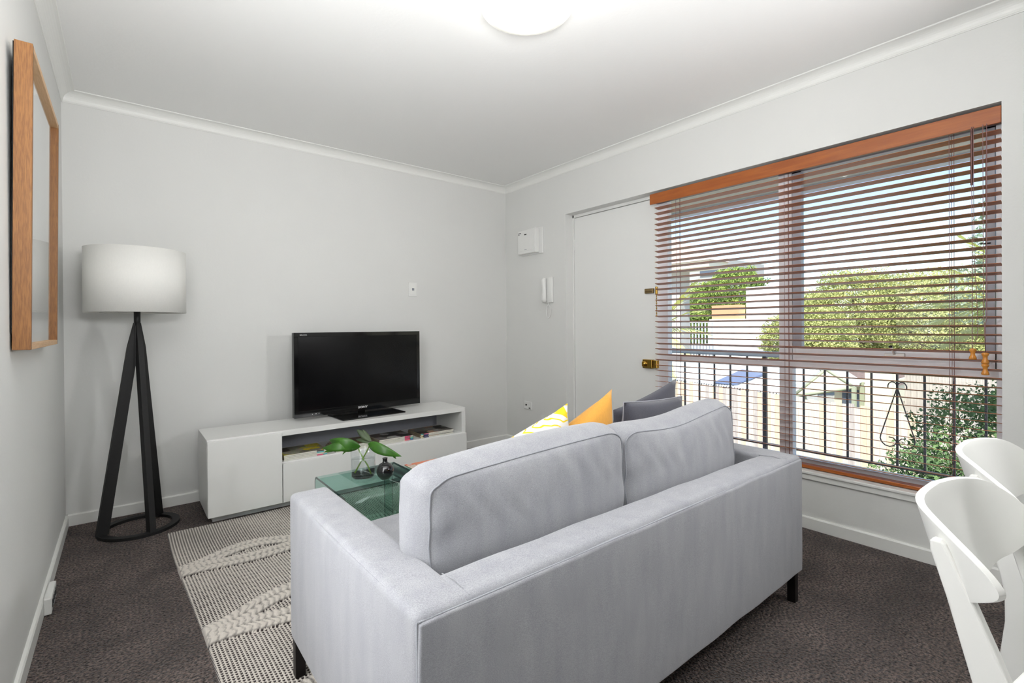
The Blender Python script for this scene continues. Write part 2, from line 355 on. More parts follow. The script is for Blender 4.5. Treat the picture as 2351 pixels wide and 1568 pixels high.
# ------------------------------------------------------------------ window_1
win = thing('window_1', None, None, (XR + 0.1, 1.12, SILL)); struct(win)
X0, X1 = XR + 0.085, XR + 0.135
mb = MB()
mb.box(X0, X1, DY0 - 0.095, DY0 - 0.01, SILL, HEAD - 0.022)       # post beside the door
mb.box(X0, X1, 1.150, 1.220, SILL, HEAD - 0.022)                 # mullion
mb.box(X0, X1, WY0, WY0 + 0.026, SILL, HEAD - 0.022)             # right jamb
mb.box(X0, X1, WY0, DY0 - 0.09, HEAD - 0.03, HEAD)               # head
mb.box(X0, X1, WY0, DY0 - 0.09, SILL, 0.352)                     # bottom rail
mb.box(X0 - 0.004, X1, WY0 + 0.02, DY0 - 0.09, 0.853, 0.892)     # transom
mb.obj('window_frame', 'frame_paint', win)
mb = MB()                                                        # opening sash, upper right
sy0, sy1, sz0, sz1 = WY0 + 0.030, 1.148, 0.896, HEAD - 0.032
mb.box(X0 + 0.004, X1 - 0.008, sy1 - 0.045, sy1, sz0, sz1); mb.box(X0 + 0.004, X1 - 0.008, sy0, sy0 + 0.032, sz0, sz1)
mb.box(X0 + 0.004, X1 - 0.008, sy0, sy1, sz1 - 0.045, sz1)
mb.obj('window_sash', 'sash_shade', win)
MB().box(X0 + 0.003, X1 - 0.008, sy0, sy1, sz0, sz0 + 0.072).box(X0 - 0.004, X0 + 0.004, sy0 + 0.01, sy1 - 0.01, sz0 + 0.026, sz0 + 0.032).obj('sash_rail', 'frame_paint', win)
for nm, (ya, yb, za, zb) in {'a': (1.219, DY0 - 0.094, 0.89, HEAD - 0.03), 'b': (sy0 + 0.03, sy1 - 0.043, sz0 + 0.07, sz1 - 0.043), 'c': (1.219, DY0 - 0.094, 0.35, 0.855), 'd': (WY0 + 0.025, 1.151, 0.35, 0.855)}.items():
    box('pane', (X0 + 0.022, X0 + 0.026, ya, yb, za, zb), 'window_glass', win)
wd = MB(); wd.box(X0 - 0.014, X0 + 0.002, 0.64, 0.72, 0.936, 0.956, 0.003); wd.tube([(X0 - 0.014, 0.68, 0.95), (X0 - 0.03, 0.685, 0.975), (X0 - 0.034, 0.69, 0.985)], 0.005)
wd.obj('window_winder', 'white_plastic', win)
MB().lathe([(0, 0), (0.007, 0), (0.009, 0.006), (0, 0.012)], (X0 - 0.034, 0.69, 0.983), n=12).obj('winder_knob', 'dark_metal', win)
MB().tube([(X0 - 0.002, 0.342, 1.45), (X0 - 0.002, 0.375, 1.45)], 0.003, 6).obj('stay_pin', 'dark_metal', win)
# sill board with nosing
mb = MB(); mb.box(XR - 0.022, X0 + 0.002, WY0 - 0.02, DY0 - 0.012, SILL - 0.004, SILL + 0.012, 0.004); mb.box(XR - 0.012, XR + 0.02, WY0 - 0.02, DY0 - 0.012, SILL - 0.034, SILL - 0.003, 0.003)
mb.obj('window_sill', 'trim_paint', win)

# ------------------------------------------------------------------ venetian blind
bl = thing('venetian_blind', 'wooden venetian blind with open brown slats hanging in front of the window', 'blind', (XR + 0.04, 1.16, HEAD))
box('valance', (XR + 0.006, XR + 0.018, 0.3005, 2.043, 1.944, 2.016), 'valance_wood', bl, 0.002)
box('head_rail', (XR + 0.022, XR + 0.066, 0.303, 2.020, 1.952, 1.995), 'headrail', bl, 0.002)
SLX = XR + 0.047; pitch = 0.0378; z = 1.918; k = 0
base_sl = None
while z > 0.355:
    tilt = 10.0
    if 0.845 < z < 0.985: tilt = 15.5
    tilt += random.uniform(-1.2, 1.2)
    if base_sl is None:
        b = MB().box(-0.0225, 0.0225, -0.8575, 0.8575, -0.0014, 0.0014, 0.0009, 1)
        base_sl = b.mesh('slat', 'blind_wood')
    o = bpy.data.objects.new('slat', base_sl); COL.objects.link(o); o.parent = bl
    o.location = (SLX - (XR + 0.04), 1.161 - 1.16, z - HEAD + random.uniform(-0.0006, 0.0006))
    o.rotation_euler = (random.uniform(-0.0006, 0.0006), math.radians(tilt), 0)
    z -= pitch; k += 1
ZB = z + pitch
box('bottom_rail', (SLX - 0.024, SLX + 0.022, 0.304, 2.018, 0.316, 0.334), 'valance_wood', bl, 0.003)
for yc in (1.835, 1.152, 0.456):
    mb = MB()
    for dx in (-0.026, 0.026): mb.tube([(SLX + dx, yc + 0.012, 1.96), (SLX + dx, yc + 0.012, 0.325)], 0.0011, 5)
    mb.tube([(SLX, yc, 1.96), (SLX, yc, 0.325)], 0.0012, 5)
    z = 1.918
    while z > 0.355:
        mb.tube([(SLX - 0.026, yc + 0.012, z + 0.003), (SLX + 0.026, yc + 0.012, z - 0.006)], 0.0008, 4); z -= pitch
    mb.obj('ladder_cord', 'cord', bl)
def tassel(y, z):
    c = (XR + 0.0, y, z)
    return MB().lathe([(0, 0.024), (0.007, 0.023), (0.0125, 0.019), (0.0125, 0.014), (0.008, 0.006), (0.0075, -0.004), (0.012, -0.014), (0.0135, -0.022), (0.011, -0.025), (0, -0.025)], c, n=16)
xc = XR + 0.0
pc = MB().tube([(xc, 0.392, 1.95), (xc, 0.390, 1.4), (xc, 0.391, 1.0), (xc, 0.389, 0.985)], 0.0014, 5).obj('pull_cord', 'cord', bl)
pc2 = MB().tube([(xc, 0.386, 1.95), (xc, 0.384, 1.40), (xc, 0.372, 1.10), (xc, 0.374, 1.04), (xc, 0.386, 1.0)], 0.0012, 5).obj('pull_cord', 'cord', bl)
pc3 = MB().tube([(xc, 0.356, 1.95), (xc, 0.355, 1.12), (xc, 0.352, 1.09), (xc, 0.350, 0.975)], 0.0014, 5).tube([(xc, 0.344, 1.95), (xc, 0.345, 1.12), (xc, 0.350, 1.09), (xc, 0.350, 0.925)], 0.0014, 5).obj('pull_cord', 'cord', bl)
tassel(0.389, 0.967).obj('cord_tassel', 'tassel_wood', bl); tassel(0.350, 0.951).obj('cord_tassel', 'tassel_wood', bl); tassel(0.350, 0.903).obj('cord_tassel', 'tassel_wood', bl)
MB().tube([(xc + 0.012, 0.392, 1.95), (xc + 0.006, 0.392, 1.70)], 0.0045, 8).obj('tilt_wand', 'headrail', bl)

# ------------------------------------------------------------------ ceiling light
LC = Vector((1.255, 1.455, 0))
cl = thing('ceiling_light', 'round frosted glass oyster light glowing on the ceiling', 'ceiling light', (LC.x, LC.y, ZC))
ro = 0.182; zt = 2.362
prof = [(ro, zt), (ro, zt - 0.006), (ro - 0.02, zt - 0.010), (ro - 0.03, zt - 0.016)]
for k in range(1, 9):
    a = k / 8; prof.append(((ro - 0.03) * math.cos(a * math.pi / 2), zt - 0.016 - 0.030 * math.sin(a * math.pi / 2)))
prof[-1] = (0, zt - 0.046)
inner = [(r - 0.003 if r > 0.01 else 0, z + 0.004) for r, z in prof[::-1]]
MB().lathe(prof + inner[:-1] + [(ro - 0.002, zt + 0.001)], (LC.x, LC.y, 0), n=64).obj('glass_dish', 'frosted_glass', cl)
MB().lathe([(0, ZC), (0.158, ZC), (0.158, ZC - 0.024), (0.15, ZC - 0.03), (0, ZC - 0.03)], (LC.x, LC.y, 0), n=48).obj('base_plate', 'white_plastic', cl)
MB().lathe([(0, ZC - 0.02), (0.012, ZC - 0.02), (0.012, zt - 0.008), (0, zt - 0.008)], (LC.x, LC.y, 0), n=12).obj('stem', 'white_plastic', cl)
emis('bulb_glow', (255, 252, 244), 3)
for k, (dx, dy) in enumerate(((-0.052, 0.052), (0.052, -0.052))):
    MB().lathe([(0, -0.026), (0.018, -0.019), (0.026, 0), (0.018, 0.019), (0, 0.026)], (LC.x + dx, LC.y + dy, 2.375), n=16).obj('bulb', 'bulb_glow', cl)
    l = light('bulb_light', 'POINT', (LC.x + dx, LC.y + dy, 2.345), 1.3, (1.0, 0.985, 0.95), radius=0.03)

# ------------------------------------------------------------------ wall fittings
# alarm panel beside the door
ap = thing('alarm_panel', 'white plastic alarm control box high on the wall left of the door', 'control panel', (XR, 3.29, 1.85))
MB().box(XR - 0.012, XR, 3.135, 3.425, 1.742, 1.975, 0.004).obj('back_plate', 'white_plastic', ap)
MB().box(XR - 0.060, XR - 0.012, 3.178, 3.420, 1.752, 1.966, 0.006).obj('housing', 'white_plastic', ap)
MB().box(XR - 0.0635, XR - 0.0595, 3.195, 3.400, 1.775, 1.905, 0.001).obj('front_flap', 'white_plastic', ap)
MB().box(XR - 0.040, XR - 0.010, 3.420, 3.428, 1.80, 1.85, 0.001).box(XR - 0.030, XR - 0.015, 3.428, 3.452, 1.825, 1.845, 0.001).obj('side_switch', 'print_black', ap)
def wall_text(name, s, size, y, z, x, m, parent):   # lettering facing -x
    mt = Matrix.Translation((x, y, z)) @ Matrix(((0, 0, -1, 0), (-1, 0, 0, 0), (0, 1, 0, 0), (0, 0, 0, 1)))
    return text(name, s, size, mt, m, parent)
MB().box(XR - 0.0608, XR - 0.0598, 3.372, 3.412, 1.938, 1.944).box(XR - 0.0608, XR - 0.0598, 3.392, 3.412, 1.926, 1.930).obj('print_mark', 'print_black', ap)
MB().box(XR - 0.0608, XR - 0.0598, 3.296, 3.326, 1.918, 1.928).obj('print_mark', 'print_black', ap)
MB().box(XR - 0.064, XR - 0.0634, 3.29, 3.32, 1.784, 1.788).obj('flap_catch', 'carcass_back', ap)
# intercom handset
ic = thing('intercom_handset', 'white wall intercom handset with a looped cord below the alarm box', 'intercom', (XR, 3.06, 1.4))
MB().box(XR - 0.022, XR, 3.010, 3.108, 1.302, 1.522, 0.006, 3).obj('wall_base', 'white_plastic', ic)
hs = MB(); ys = 3.085
pts = [(XR - 0.040, ys, 1.512), (XR - 0.048, ys, 1.49), (XR - 0.046, ys, 1.45), (XR - 0.044, ys, 1.41), (XR - 0.046, ys, 1.37), (XR - 0.048, ys, 1.33), (XR - 0.040, ys, 1.308)]
hs.tube(pts, [0.018, 0.023, 0.021, 0.019, 0.021, 0.023, 0.018], 12)
hs.obj('handset', 'white_plastic', ic)
lp = []
for k in range(25):
    a = k / 24 * 2 * math.pi; lp.append((XR - 0.02, 3.058 + 0.026 * math.sin(a), 1.225 - 0.055 * -math.cos(a)))
MB().tube([(XR - 0.02, 3.06, 1.302), (XR - 0.02, 3.058, 1.28)] + lp, 0.0035, 6).obj('cord', 'white_plastic', ic)
# light switch on the back wall
sw = thing('light_switch', 'white light switch plate on the wall above the television', 'light switch', (1.883, YB, 1.414))
MB().box(1.846, 1.922, YB - 0.009, YB, 1.356, 1.472, 0.003).obj('switch_plate', 'white_plastic', sw)
MB().box(1.858, 1.910, YB - 0.011, YB - 0.009, 1.372, 1.456, 0.001).obj('switch_frame', 'trim_paint', sw)
MB().box(1.874, 1.894, YB - 0.016, YB - 0.011, 1.405, 1.425, 0.002).obj('rocker', 'carcass_back', sw)
# aerial socket near the corner
so = thing('aerial_socket', 'small white wall socket low on the wall right of the corner', 'socket', (XR, 3.355, 0.38))
MB().box(XR - 0.009, XR, 3.302, 3.408, 0.345, 0.416, 0.003).obj('face_plate', 'white_plastic', so)
MB().tube([(XR - 0.009, 3.372, 0.384), (XR - 0.016, 3.372, 0.384)], 0.0075, 12).obj('coax_port', 'print_black', so)
MB().box(XR - 0.011, XR - 0.009, 3.318, 3.338, 0.354, 0.362).obj('print_mark', 'print_black', so)
# data socket clipped to the left baseboard
ds = thing('floor_socket', 'small white multi-port socket box on the left baseboard', 'socket', (XL, 2.64, 0.03))
MB().box(XL + 0.013, XL + 0.036, 2.56, 2.73, 0.006, 0.070, 0.004).obj('housing', 'white_plastic', ds)
for k in range(4): MB().box(XL + 0.0355, XL + 0.0375, 2.585 + 0.036 * k, 2.600 + 0.036 * k, 0.022, 0.052).obj('port', 'print_black', ds)

# ------------------------------------------------------------------ framed picture, leaning off the left wall
pf = thing('framed_picture', 'large oak framed pale print hanging tilted on the left wall', 'picture', (XL + 0.004, 2.40, 1.04))
y0, y1, H_ = 2.02, 2.765, 0.913
tl_ = Matrix.Translation((XL + 0.005, 0, 1.041)) @ Matrix.Rotation(math.radians(0.75), 4, 'Y')
w_, d_ = 0.018, 0.040
fr = MB()
def fb(x0, x1, ya, yb, za, zb, mi=0, bev=0.0008): fr.box(x0, x1, ya, yb, za, zb, bev, 1, mi, tl_)
fb(0, d_, y0, y0 + w_, 0, H_); fb(0, d_, y1 - w_, y1, 0, H_)
fb(0, d_, y0 + w_, y1 - w_, H_ - w_, H_, 1); fb(0, d_, y0 + w_, y1 - w_, 0, w_, 1)
fr.obj('frame', ['oak', 'pale_oak'], pf)
MB().box(0.012, 0.016, y0 + w_, y1 - w_, w_, H_ - w_, mtx=tl_).obj('art_print', 'art_paper', pf)
MB().box(0.024, 0.0265, y0 + w_, y1 - w_, w_, H_ - w_, mtx=tl_).obj('glass', 'picture_glass', pf)
MB().box(0.001, 0.008, y0 + w_, y1 - w_, w_, H_ - w_, mtx=tl_).box(-0.003, 0.0, y0 + 0.004, y1 - 0.004, 0.05, H_ - 0.004, mtx=tl_).obj('backing_board', 'gap_shade', pf)

# ------------------------------------------------------------------ floor lamp
LX, LY = 0.060, 3.385
fl = thing('floor_lamp', 'black wooden tripod floor lamp with a white drum shade in the corner', 'floor lamp', (LX, LY, 0))
sr, sz0, sz1 = 0.226, 1.190, 1.532
MB().lathe([(sr, sz0), (sr, sz1), (sr - 0.003, sz1), (sr - 0.003, sz0)], (LX, LY, 0), n=64, closed=True).obj('lamp_shade', 'lamp_shade', fl)
b = MB(); ringp = [(LX + (sr - 0.004) * math.cos(a / 40 * 2 * math.pi), LY + (sr - 0.004) * math.sin(a / 40 * 2 * math.pi), sz0 + 0.003) for a in range(40)]
b.tube(ringp, 0.002, 5, closed=True)
for a in (0.3, 0.3 + 2.094, 0.3 + 4.189): b.tube([(LX, LY, sz0 + 0.05), (LX + (sr - 0.004) * math.cos(a), LY + (sr - 0.004) * math.sin(a), sz0 + 0.004)], 0.0018, 5)
b.obj('shade_carrier', 'lamp_shade', fl)
MB().lathe([(0, 1.10), (0.015, 1.10), (0.015, 1.215), (0.0, 1.215)], (LX, LY, 0), n=20).lathe([(0, 1.215), (0.02, 1.215), (0.02, 1.27), (0, 1.27)], (LX, LY, 0), n=20).obj('pole', 'lamp_black', fl)
MB().lathe([(0, 1.27), (0.014, 1.272), (0.028, 1.31), (0.028, 1.34), (0.015, 1.37), (0, 1.374)], (LX, LY, 0), n=20).obj('bulb', 'white_plastic', fl)
MB().lathe([(0.185, 0.002), (0.185, 0.017), (0.150, 0.017), (0.150, 0.002)], (LX, LY, 0), n=64, closed=True, smooth=False).obj('base_ring', 'lamp_black', fl)
for (fx, fy) in ((-0.098, 3.352), (0.108, 3.240), (0.148, 3.500)):
    d = Vector((fx - LX, fy - LY, 0)); d.normalize(); s_ = Vector((-d.y, d.x, 0))
    top = Vector((LX, LY, 1.135)); foot = Vector((fx, fy, 0.012)); mb = MB(); vs = []
    for (c, hw, hd) in ((foot, 0.014, 0.026), (Vector((LX, LY, 0)) + d * 0.022 + Vector((0, 0, 1.0)), 0.013, 0.024), (top + d * 0.004, 0.009, 0.012)):
        for (a, b_) in ((-1, -1), (1, -1), (1, 1), (-1, 1)): vs.append(c + s_ * hw * a + d * hd * b_)
    fs = [(3, 2, 1, 0), (8, 9, 10, 11)]
    for L in (0, 4):
        for k in range(4): fs.append((L + k, L + (k + 1) % 4, L + 4 + (k + 1) % 4, L + 4 + k))
    mb.poly(vs, fs).obj('leg', 'lamp_black', fl)
MB().lathe([(0, 0.90), (0.022, 0.90), (0.018, 1.12), (0, 1.12)], (LX, LY, 0), n=6, smooth=False).obj('leg_block', 'lamp_black', fl)

# ------------------------------------------------------------------ tv unit
tv0, tv1, ty0, ty1 = 0.356, 2.066, 3.164, 3.560
tu = thing('tv_unit', 'long low white lacquered television unit against the back wall', 'cabinet', (1.2, 3.36, 0))
MB().box(tv0, tv1, ty0, ty1, 0.444, 0.477, 0.0015, 1).obj('top_panel', 'white_lacquer', tu)
MB().box(tv0, tv0 + 0.018, ty0, ty1, 0.045, 0.444).obj('side_panel', 'white_lacquer', tu)
MB().box(tv1 - 0.034, tv1, ty0, ty1, 0.045, 0.444).obj('side_panel', 'white_lacquer', tu)
MB().box(0.722, 0.742, ty0, ty1, 0.045, 0.444).obj('divider', 'white_lacquer', tu)
MB().box(tv0 + 0.018, tv1 - 0.034, ty0 + 0.0, ty1 - 0.012, 0.045, 0.063).obj('bottom_panel', 'white_lacquer', tu)
MB().box(0.742, tv1 - 0.034, ty0, ty1 - 0.012, 0.268, 0.287).obj('shelf', 'white_lacquer', tu)
# back panel with round cable hole
cxh, czh, rh = 1.375, 0.392, 0.03
bp = MB(); n = 32; vs = []; yb_ = ty1 - 0.012
xa, xb, za, zb = tv0 + 0.018, tv1 - 0.034, 0.063, 0.444
xs = [xa, cxh - 0.045, cxh + 0.045, xb]
bp.box(xa, xs[1], yb_, ty1 - 0.004, za, zb); bp.box(xs[2], xb, yb_, ty1 - 0.004, za, zb); bp.box(xs[1], xs[2], yb_, ty1 - 0.004, za, 0.347); bp.box(xs[1], xs[2], yb_, ty1 - 0.004, 0.437, zb)
q = []; 
for k in range(n):
    a = 2 * math.pi * k / n; c_, s_ = math.cos(a), math.sin(a); L = 0.045 / max(abs(c_), abs(s_))
    q.append((cxh + rh * c_, yb_, czh + rh * s_)); q.append((cxh + L * c_, yb_, czh + L * s_))
bp.poly(q, [(2 * k, 2 * k + 1, (2 * k + 3) % (2 * n), (2 * k + 2) % (2 * n)) for k in range(n)])
bp.obj('back_panel', 'carcass_back', tu)
MB().lathe([(rh, 0), (rh, 0.02), (rh - 0.004, 0.02), (rh - 0.004, 0)], n=24, closed=True)
b = MB(); b.lathe([(rh + 0.001, -0.004), (rh + 0.001, 0.016), (rh - 0.003, 0.016), (rh - 0.003, -0.004)], n=24, closed=True)
bmesh.ops.transform(b.bm, matrix=Matrix.Translation((cxh, yb_, czh)) @ Matrix.Rotation(math.radians(-90), 4, 'X'), verts=b.bm.verts); b.obj('hole_rim', 'oak', tu)
MB().box(tv0 + 0.001, 0.7405, 3.146, ty0, 0.045, 0.470, 0.0012, 1).obj('door', 'white_lacquer', tu)
MB().box(0.7455, tv1 + 0.001, 3.146, ty0, 0.045, 0.280, 0.0012, 1).obj('drawer', 'white_lacquer', tu)
MB().box(tv0 + 0.03, tv1 - 0.03, 3.214, ty1 - 0.03, 0.0, 0.045).obj('plinth', 'white_lacquer', tu)

# ------------------------------------------------------------------ television
ang = math.atan2(0.05, 0.95)
TM = Matrix.Translation((1.357, 3.437, 0.0)) @ Matrix.Rotation(ang, 4, 'Z')
tv = thing('television', 'black flat screen television standing on the white unit', 'television', (1.357, 3.437, 0.478))
w2 = 0.4775
MB().box(-w2, w2, 0.004, 0.042, 0.497, 1.068, 0.004, 2, 0, TM).box(-0.36, 0.36, 0.04, 0.075, 0.53, 0.95, 0.01, 2, 0, TM).obj('housing', 'tv_plastic', tv)
b = MB()
for bx in ((-w2, w2, 1.040, 1.068), (-w2, w2, 0.497, 0.540)): b.box(bx[0], bx[1], -0.002, 0.006, bx[2], bx[3], 0.001, 1, 0, TM)
for bx in ((-w2, -w2 + 0.028), (w2 - 0.028, w2)): b.box(bx[0], bx[1], -0.002, 0.006, 0.540, 1.040, 0.001, 1, 0, TM)
b.obj('bezel', 'tv_plastic', tv)
MB().box(-w2 + 0.028, w2 - 0.028, 0.000, 0.0045, 0.540, 1.040, 0, 1, 0, TM).obj('screen', 'tv_screen', tv)
MB().box(-0.235, 0.235, -0.205, 0.06, 0.4775, 0.487, 0.003, 2, 0, TM).obj('stand_base', 'tv_plastic', tv)
MB().box(-0.022, 0.022, 0.008, 0.04, 0.486, 0.53, 0.003, 2, 0, TM).obj('stand_neck', 'tv_plastic', tv)
RT = Matrix(((1, 0, 0, 0), (0, 0, -1, 0), (0, 1, 0, 0), (0, 0, 0, 1)))
text('logo', 'SONY', 0.020, TM @ Matrix.Translation((0.0, -0.0025, 0.521)) @ RT @ Matrix.Diagonal((1.35, 1, 1, 1)), 'tv_logo', tv, bold=0.0006)
text('logo', 'BRAVIA', 0.011, TM @ Matrix.Translation((-w2 + 0.062, -0.0025, 1.052)) @ RT @ Matrix.Diagonal((1.3, 1, 1, 1)), 'tv_logo', tv)
b = MB()
for k, wx in ((0, 0.004), (1, 0.008), (2, 0.004)): b.box(-w2 + 0.115 + 0.022 * k, -w2 + 0.115 + 0.022 * k + wx, -0.003, -0.001, 0.512, 0.515, mtx=TM)
b.obj('status_lights', 'tv_logo', tv)

# ------------------------------------------------------------------ magazines (four stacks on the shelf)
def magmat(name, cols, scale, seed):
    m = bpy.data.materials.new(name); m.use_nodes = True; t = m.node_tree; p = t.nodes['Principled BSDF']; p.inputs['Roughness'].default_value = 0.35
    tc = t.nodes.new('ShaderNodeTexCoord'); mp = t.nodes.new('ShaderNodeMapping'); mp.inputs['Location'].default_value = (seed, seed * 2.3, 0); t.links.new(tc.outputs['Object'], mp.inputs[0])
    v = t.nodes.new('ShaderNodeTexVoronoi'); v.inputs['Scale'].default_value = scale; v.distance = 'CHEBYCHEV'; t.links.new(mp.outputs[0], v.inputs['Vector'])
    s = t.nodes.new('ShaderNodeSeparateColor'); t.links.new(v.outputs['Color'], s.inputs[0])
    r = t.nodes.new('ShaderNodeValToRGB'); r.color_ramp.interpolation = 'CONSTANT'
    while len(r.color_ramp.elements) < len(cols): r.color_ramp.elements.new(0.5)
    for i, c in enumerate(cols): r.color_ramp.elements[i].position = i / len(cols); r.color_ramp.elements[i].color = srgb(*c)
    n = t.nodes.new('ShaderNodeTexNoise'); n.inputs['Scale'].default_value = 90; t.links.new(mp.outputs[0], n.inputs['Vector'])
    mx = t.nodes.new('ShaderNodeMix'); mx.data_type = 'RGBA'; mx.blend_type = 'OVERLAY'; mx.inputs[0].default_value = 0.8
    t.links.new(s.outputs[0], r.inputs[0]); t.links.new(r.outputs[0], mx.inputs[6]); t.links.new(n.outputs['Color'], mx.inputs[7]); t.links.new(mx.outputs[2], p.inputs['Base Color']); MAT[name] = m
magmat('cover_yellow', [(60, 50, 40), (190, 175, 30), (120, 116, 100), (88, 64, 48), (150, 148, 130)], 12, 1.0)
magmat('cover_pale', [(150, 130, 90), (90, 74, 52), (186, 176, 150), (110, 96, 78)], 14, 4.0)
magmat('cover_grey', [(70, 64, 58), (42, 38, 36), (130, 126, 122), (92, 82, 74), (180, 178, 174)], 14, 7.0)
magmat('cover_tan', [(40, 36, 32), (176, 138, 108), (110, 106, 98), (62, 56, 48), (140, 136, 128)], 13, 9.0)
for nm, c in (('tab_teal', (70, 178, 188)), ('tab_pink', (214, 56, 110)), ('tab_black', (30, 30, 34)), ('tab_blue', (34, 96, 160)), ('tab_navy', (34, 40, 110)), ('tab_salmon', (242, 110, 130)), ('tab_green', (160, 214, 160)), ('tab_cream', (240, 226, 180))):
    mat(nm, c, 0.5, noise=0.05)
mat('spine_white', (222, 220, 208), 0.5, noise=0.06, nscale=80); mat('page_edge', (150, 136, 112), 0.8, noise=0.2, nscale=200, stretch=(1, 1, 20))
stacks = [
    ('stack beside the white door', 0.760, 1.018, 'cover_yellow', ['tab_pink', None, 'tab_teal', 'tab_black'], 0.83, 'yellow and brown cover'),
    ('stack behind the left leaf', 1.075, 1.335, 'cover_pale', [None, None, None, None], 0.8, 'tan cover'),
    ('stack behind the right leaf', 1.372, 1.628, 'cover_grey', ['tab_salmon', 'tab_pink', 'tab_pink', 'tab_pink'], 0.82, 'grey photo cover'),
    ('rightmost shelf stack', 1.690, 1.966, 'cover_tan', ['tab_navy', 'tab_navy', 'tab_navy', 'tab_pink'], 0.14, 'dark and tan cover')]
end2 = {0: ['tab_teal', None, None, None], 2: ['tab_blue', 'tab_teal', 'tab_green', None], 3: ['tab_cream', 'tab_cream', 'tab_cream', 'tab_teal'], 1: [None] * 4}
lev = ['bottom', 'second lowest', 'second highest', 'topmost']
for si, (where, x0, x1, cov, tabs, tp, look) in enumerate(stacks):
    th = 0.0085; zz = 0.2875
    for k in range(4):
        jx = random.uniform(-0.002, 0.002); jy = random.uniform(-0.003, 0.003)
        if si == 1 and k > 1: jx += 0.012 * (k - 1); 
        if si == 3: th = 0.0078
        a, b_ = x0 + jx, x1 + jx; ya, yb_ = 3.182 + jy, 3.182 + jy + 0.205
        if si == 1 and k > 1: b_ -= 0.012 * (k - 1)
        mg = thing('magazine', ('magazine with ' + look + ', topmost of the ' + where) if k == 3 else ('white-spined magazine, ' + lev[k] + ' in the ' + where), 'magazine', (x0, ya, zz), 'magazines stacked on the open shelf')
        MB().box(a, b_, ya + 0.001, yb_, zz, zz + th - 0.0022, 0.0008, 1).obj('pages', 'page_edge', mg)
        MB().box(a, b_, ya, yb_, zz + th - 0.0022, zz + th - 0.0008).obj('cover', cov, mg)
        MB().box(a, b_, ya - 0.001, ya + 0.001, zz, zz + th - 0.0014).obj('spine', 'spine_white', mg)
        L = b_ - a
        if tabs[k]: MB().box(a + L * tp - 0.02, a + L * tp + 0.025, ya - 0.0014, ya - 0.0009, zz + 0.0006, zz + th - 0.002).obj('spine_mark', tabs[k], mg)
        if end2[si][k]:
            xe = (a + L - 0.026) if si != 3 else a
            MB().box(xe, xe + 0.026, ya - 0.0014, ya - 0.0009, zz + 0.0006, zz + th - 0.002).obj('spine_mark', end2[si][k], mg)
        zz += th

# ------------------------------------------------------------------ glass nest tables (bent sheet, sides open)
def bent_table(name, label, x0, x1, y0, y1, zt, th=0.011):
    t_ = thing(name, label, 'side table', ((x0 + x1) / 2, (y0 + y1) / 2, 0.018), 'glass waterfall nest tables')
    r = 0.034; out = [(y0, 0.018)]; n = 7
    for k in range(n + 1):
        a = math.pi - math.pi / 2 * k / n; out.append((y0 + r + r * math.cos(a), zt - r + r * math.sin(a)))
    for k in range(n + 1):
        a = math.pi / 2 - math.pi / 2 * k / n; out.append((y1 - r + r * math.cos(a), zt - r + r * math.sin(a)))
    out.append((y1, 0.018))
    inn = [(y0 + th, 0.018)]; ri = r - th
    for k in range(n + 1):
        a = math.pi - math.pi / 2 * k / n; inn.append((y0 + r + ri * math.cos(a), zt - r + ri * math.sin(a)))
    for k in range(n + 1):
        a = math.pi / 2 - math.pi / 2 * k / n; inn.append((y1 - r + ri * math.cos(a), zt - r + ri * math.sin(a)))
    inn.append((y1 - th, 0.018)); N = len(out)
    V = []
    for x in (x0, x1):
        V += [(x, u, v) for u, v in out]; V += [(x, u, v) for u, v in inn]
    F = []; E = []
    for i in range(N - 1):
        F.append((i, i + 1, 2 * N + i + 1, 2 * N + i)); F.append((N + i, N + i + 1, 3 * N + i + 1, 3 * N + i))
        E.append((i, i + 1, N + i + 1, N + i)); E.append((2 * N + i, 2 * N + i + 1, 3 * N + i + 1, 3 * N + i))
    E.append((0, N, 3 * N, 2 * N)); E.append((N - 1, 2 * N - 1, 4 * N - 1, 3 * N - 1))
    b = bmesh.new(); vs = [b.verts.new(v) for v in V]
    for f in F: q = b.faces.new([vs[i] for i in f]); q.material_index = 0; q.smooth = True
    for f in E: q = b.faces.new([vs[i] for i in f]); q.material_index = 1
    bmesh.ops.recalc_face_normals(b, faces=b.faces)
    mm = MB(); me = bpy.data.meshes.new('x'); b.to_mesh(me); b.free(); mm.bm.from_mesh(me); bpy.data.meshes.remove(me)
    mm.obj('bent_glass', ['table_glass', 'glass_edge'], t_)
    return t_
bent_table('glass_table', 'taller bent green glass side table holding the clear and black vases', 0.757, 1.178, 2.110, 2.566, 0.345)
bent_table('glass_table', 'lower bent green glass side table with an orange magazine, half under the taller one', 1.150, 1.605, 2.235, 2.606, 0.298)
magmat('cover_orange', [(236, 122, 84), (240, 146, 110), (226, 214, 200), (238, 128, 92), (232, 110, 76)], 16, 3.0)
om = thing('magazine', 'orange covered magazine lying on the lower glass table', 'magazine', (1.34, 2.47, 0.2985), None)
MB().box(1.262, 1.475, 2.30, 2.575, 0.2985, 0.3035, 0.001, 1).obj('pages', 'page_edge', om)
MB().box(1.261, 1.476, 2.299, 2.576, 0.3035, 0.3045).obj('cover', 'cover_orange', om)

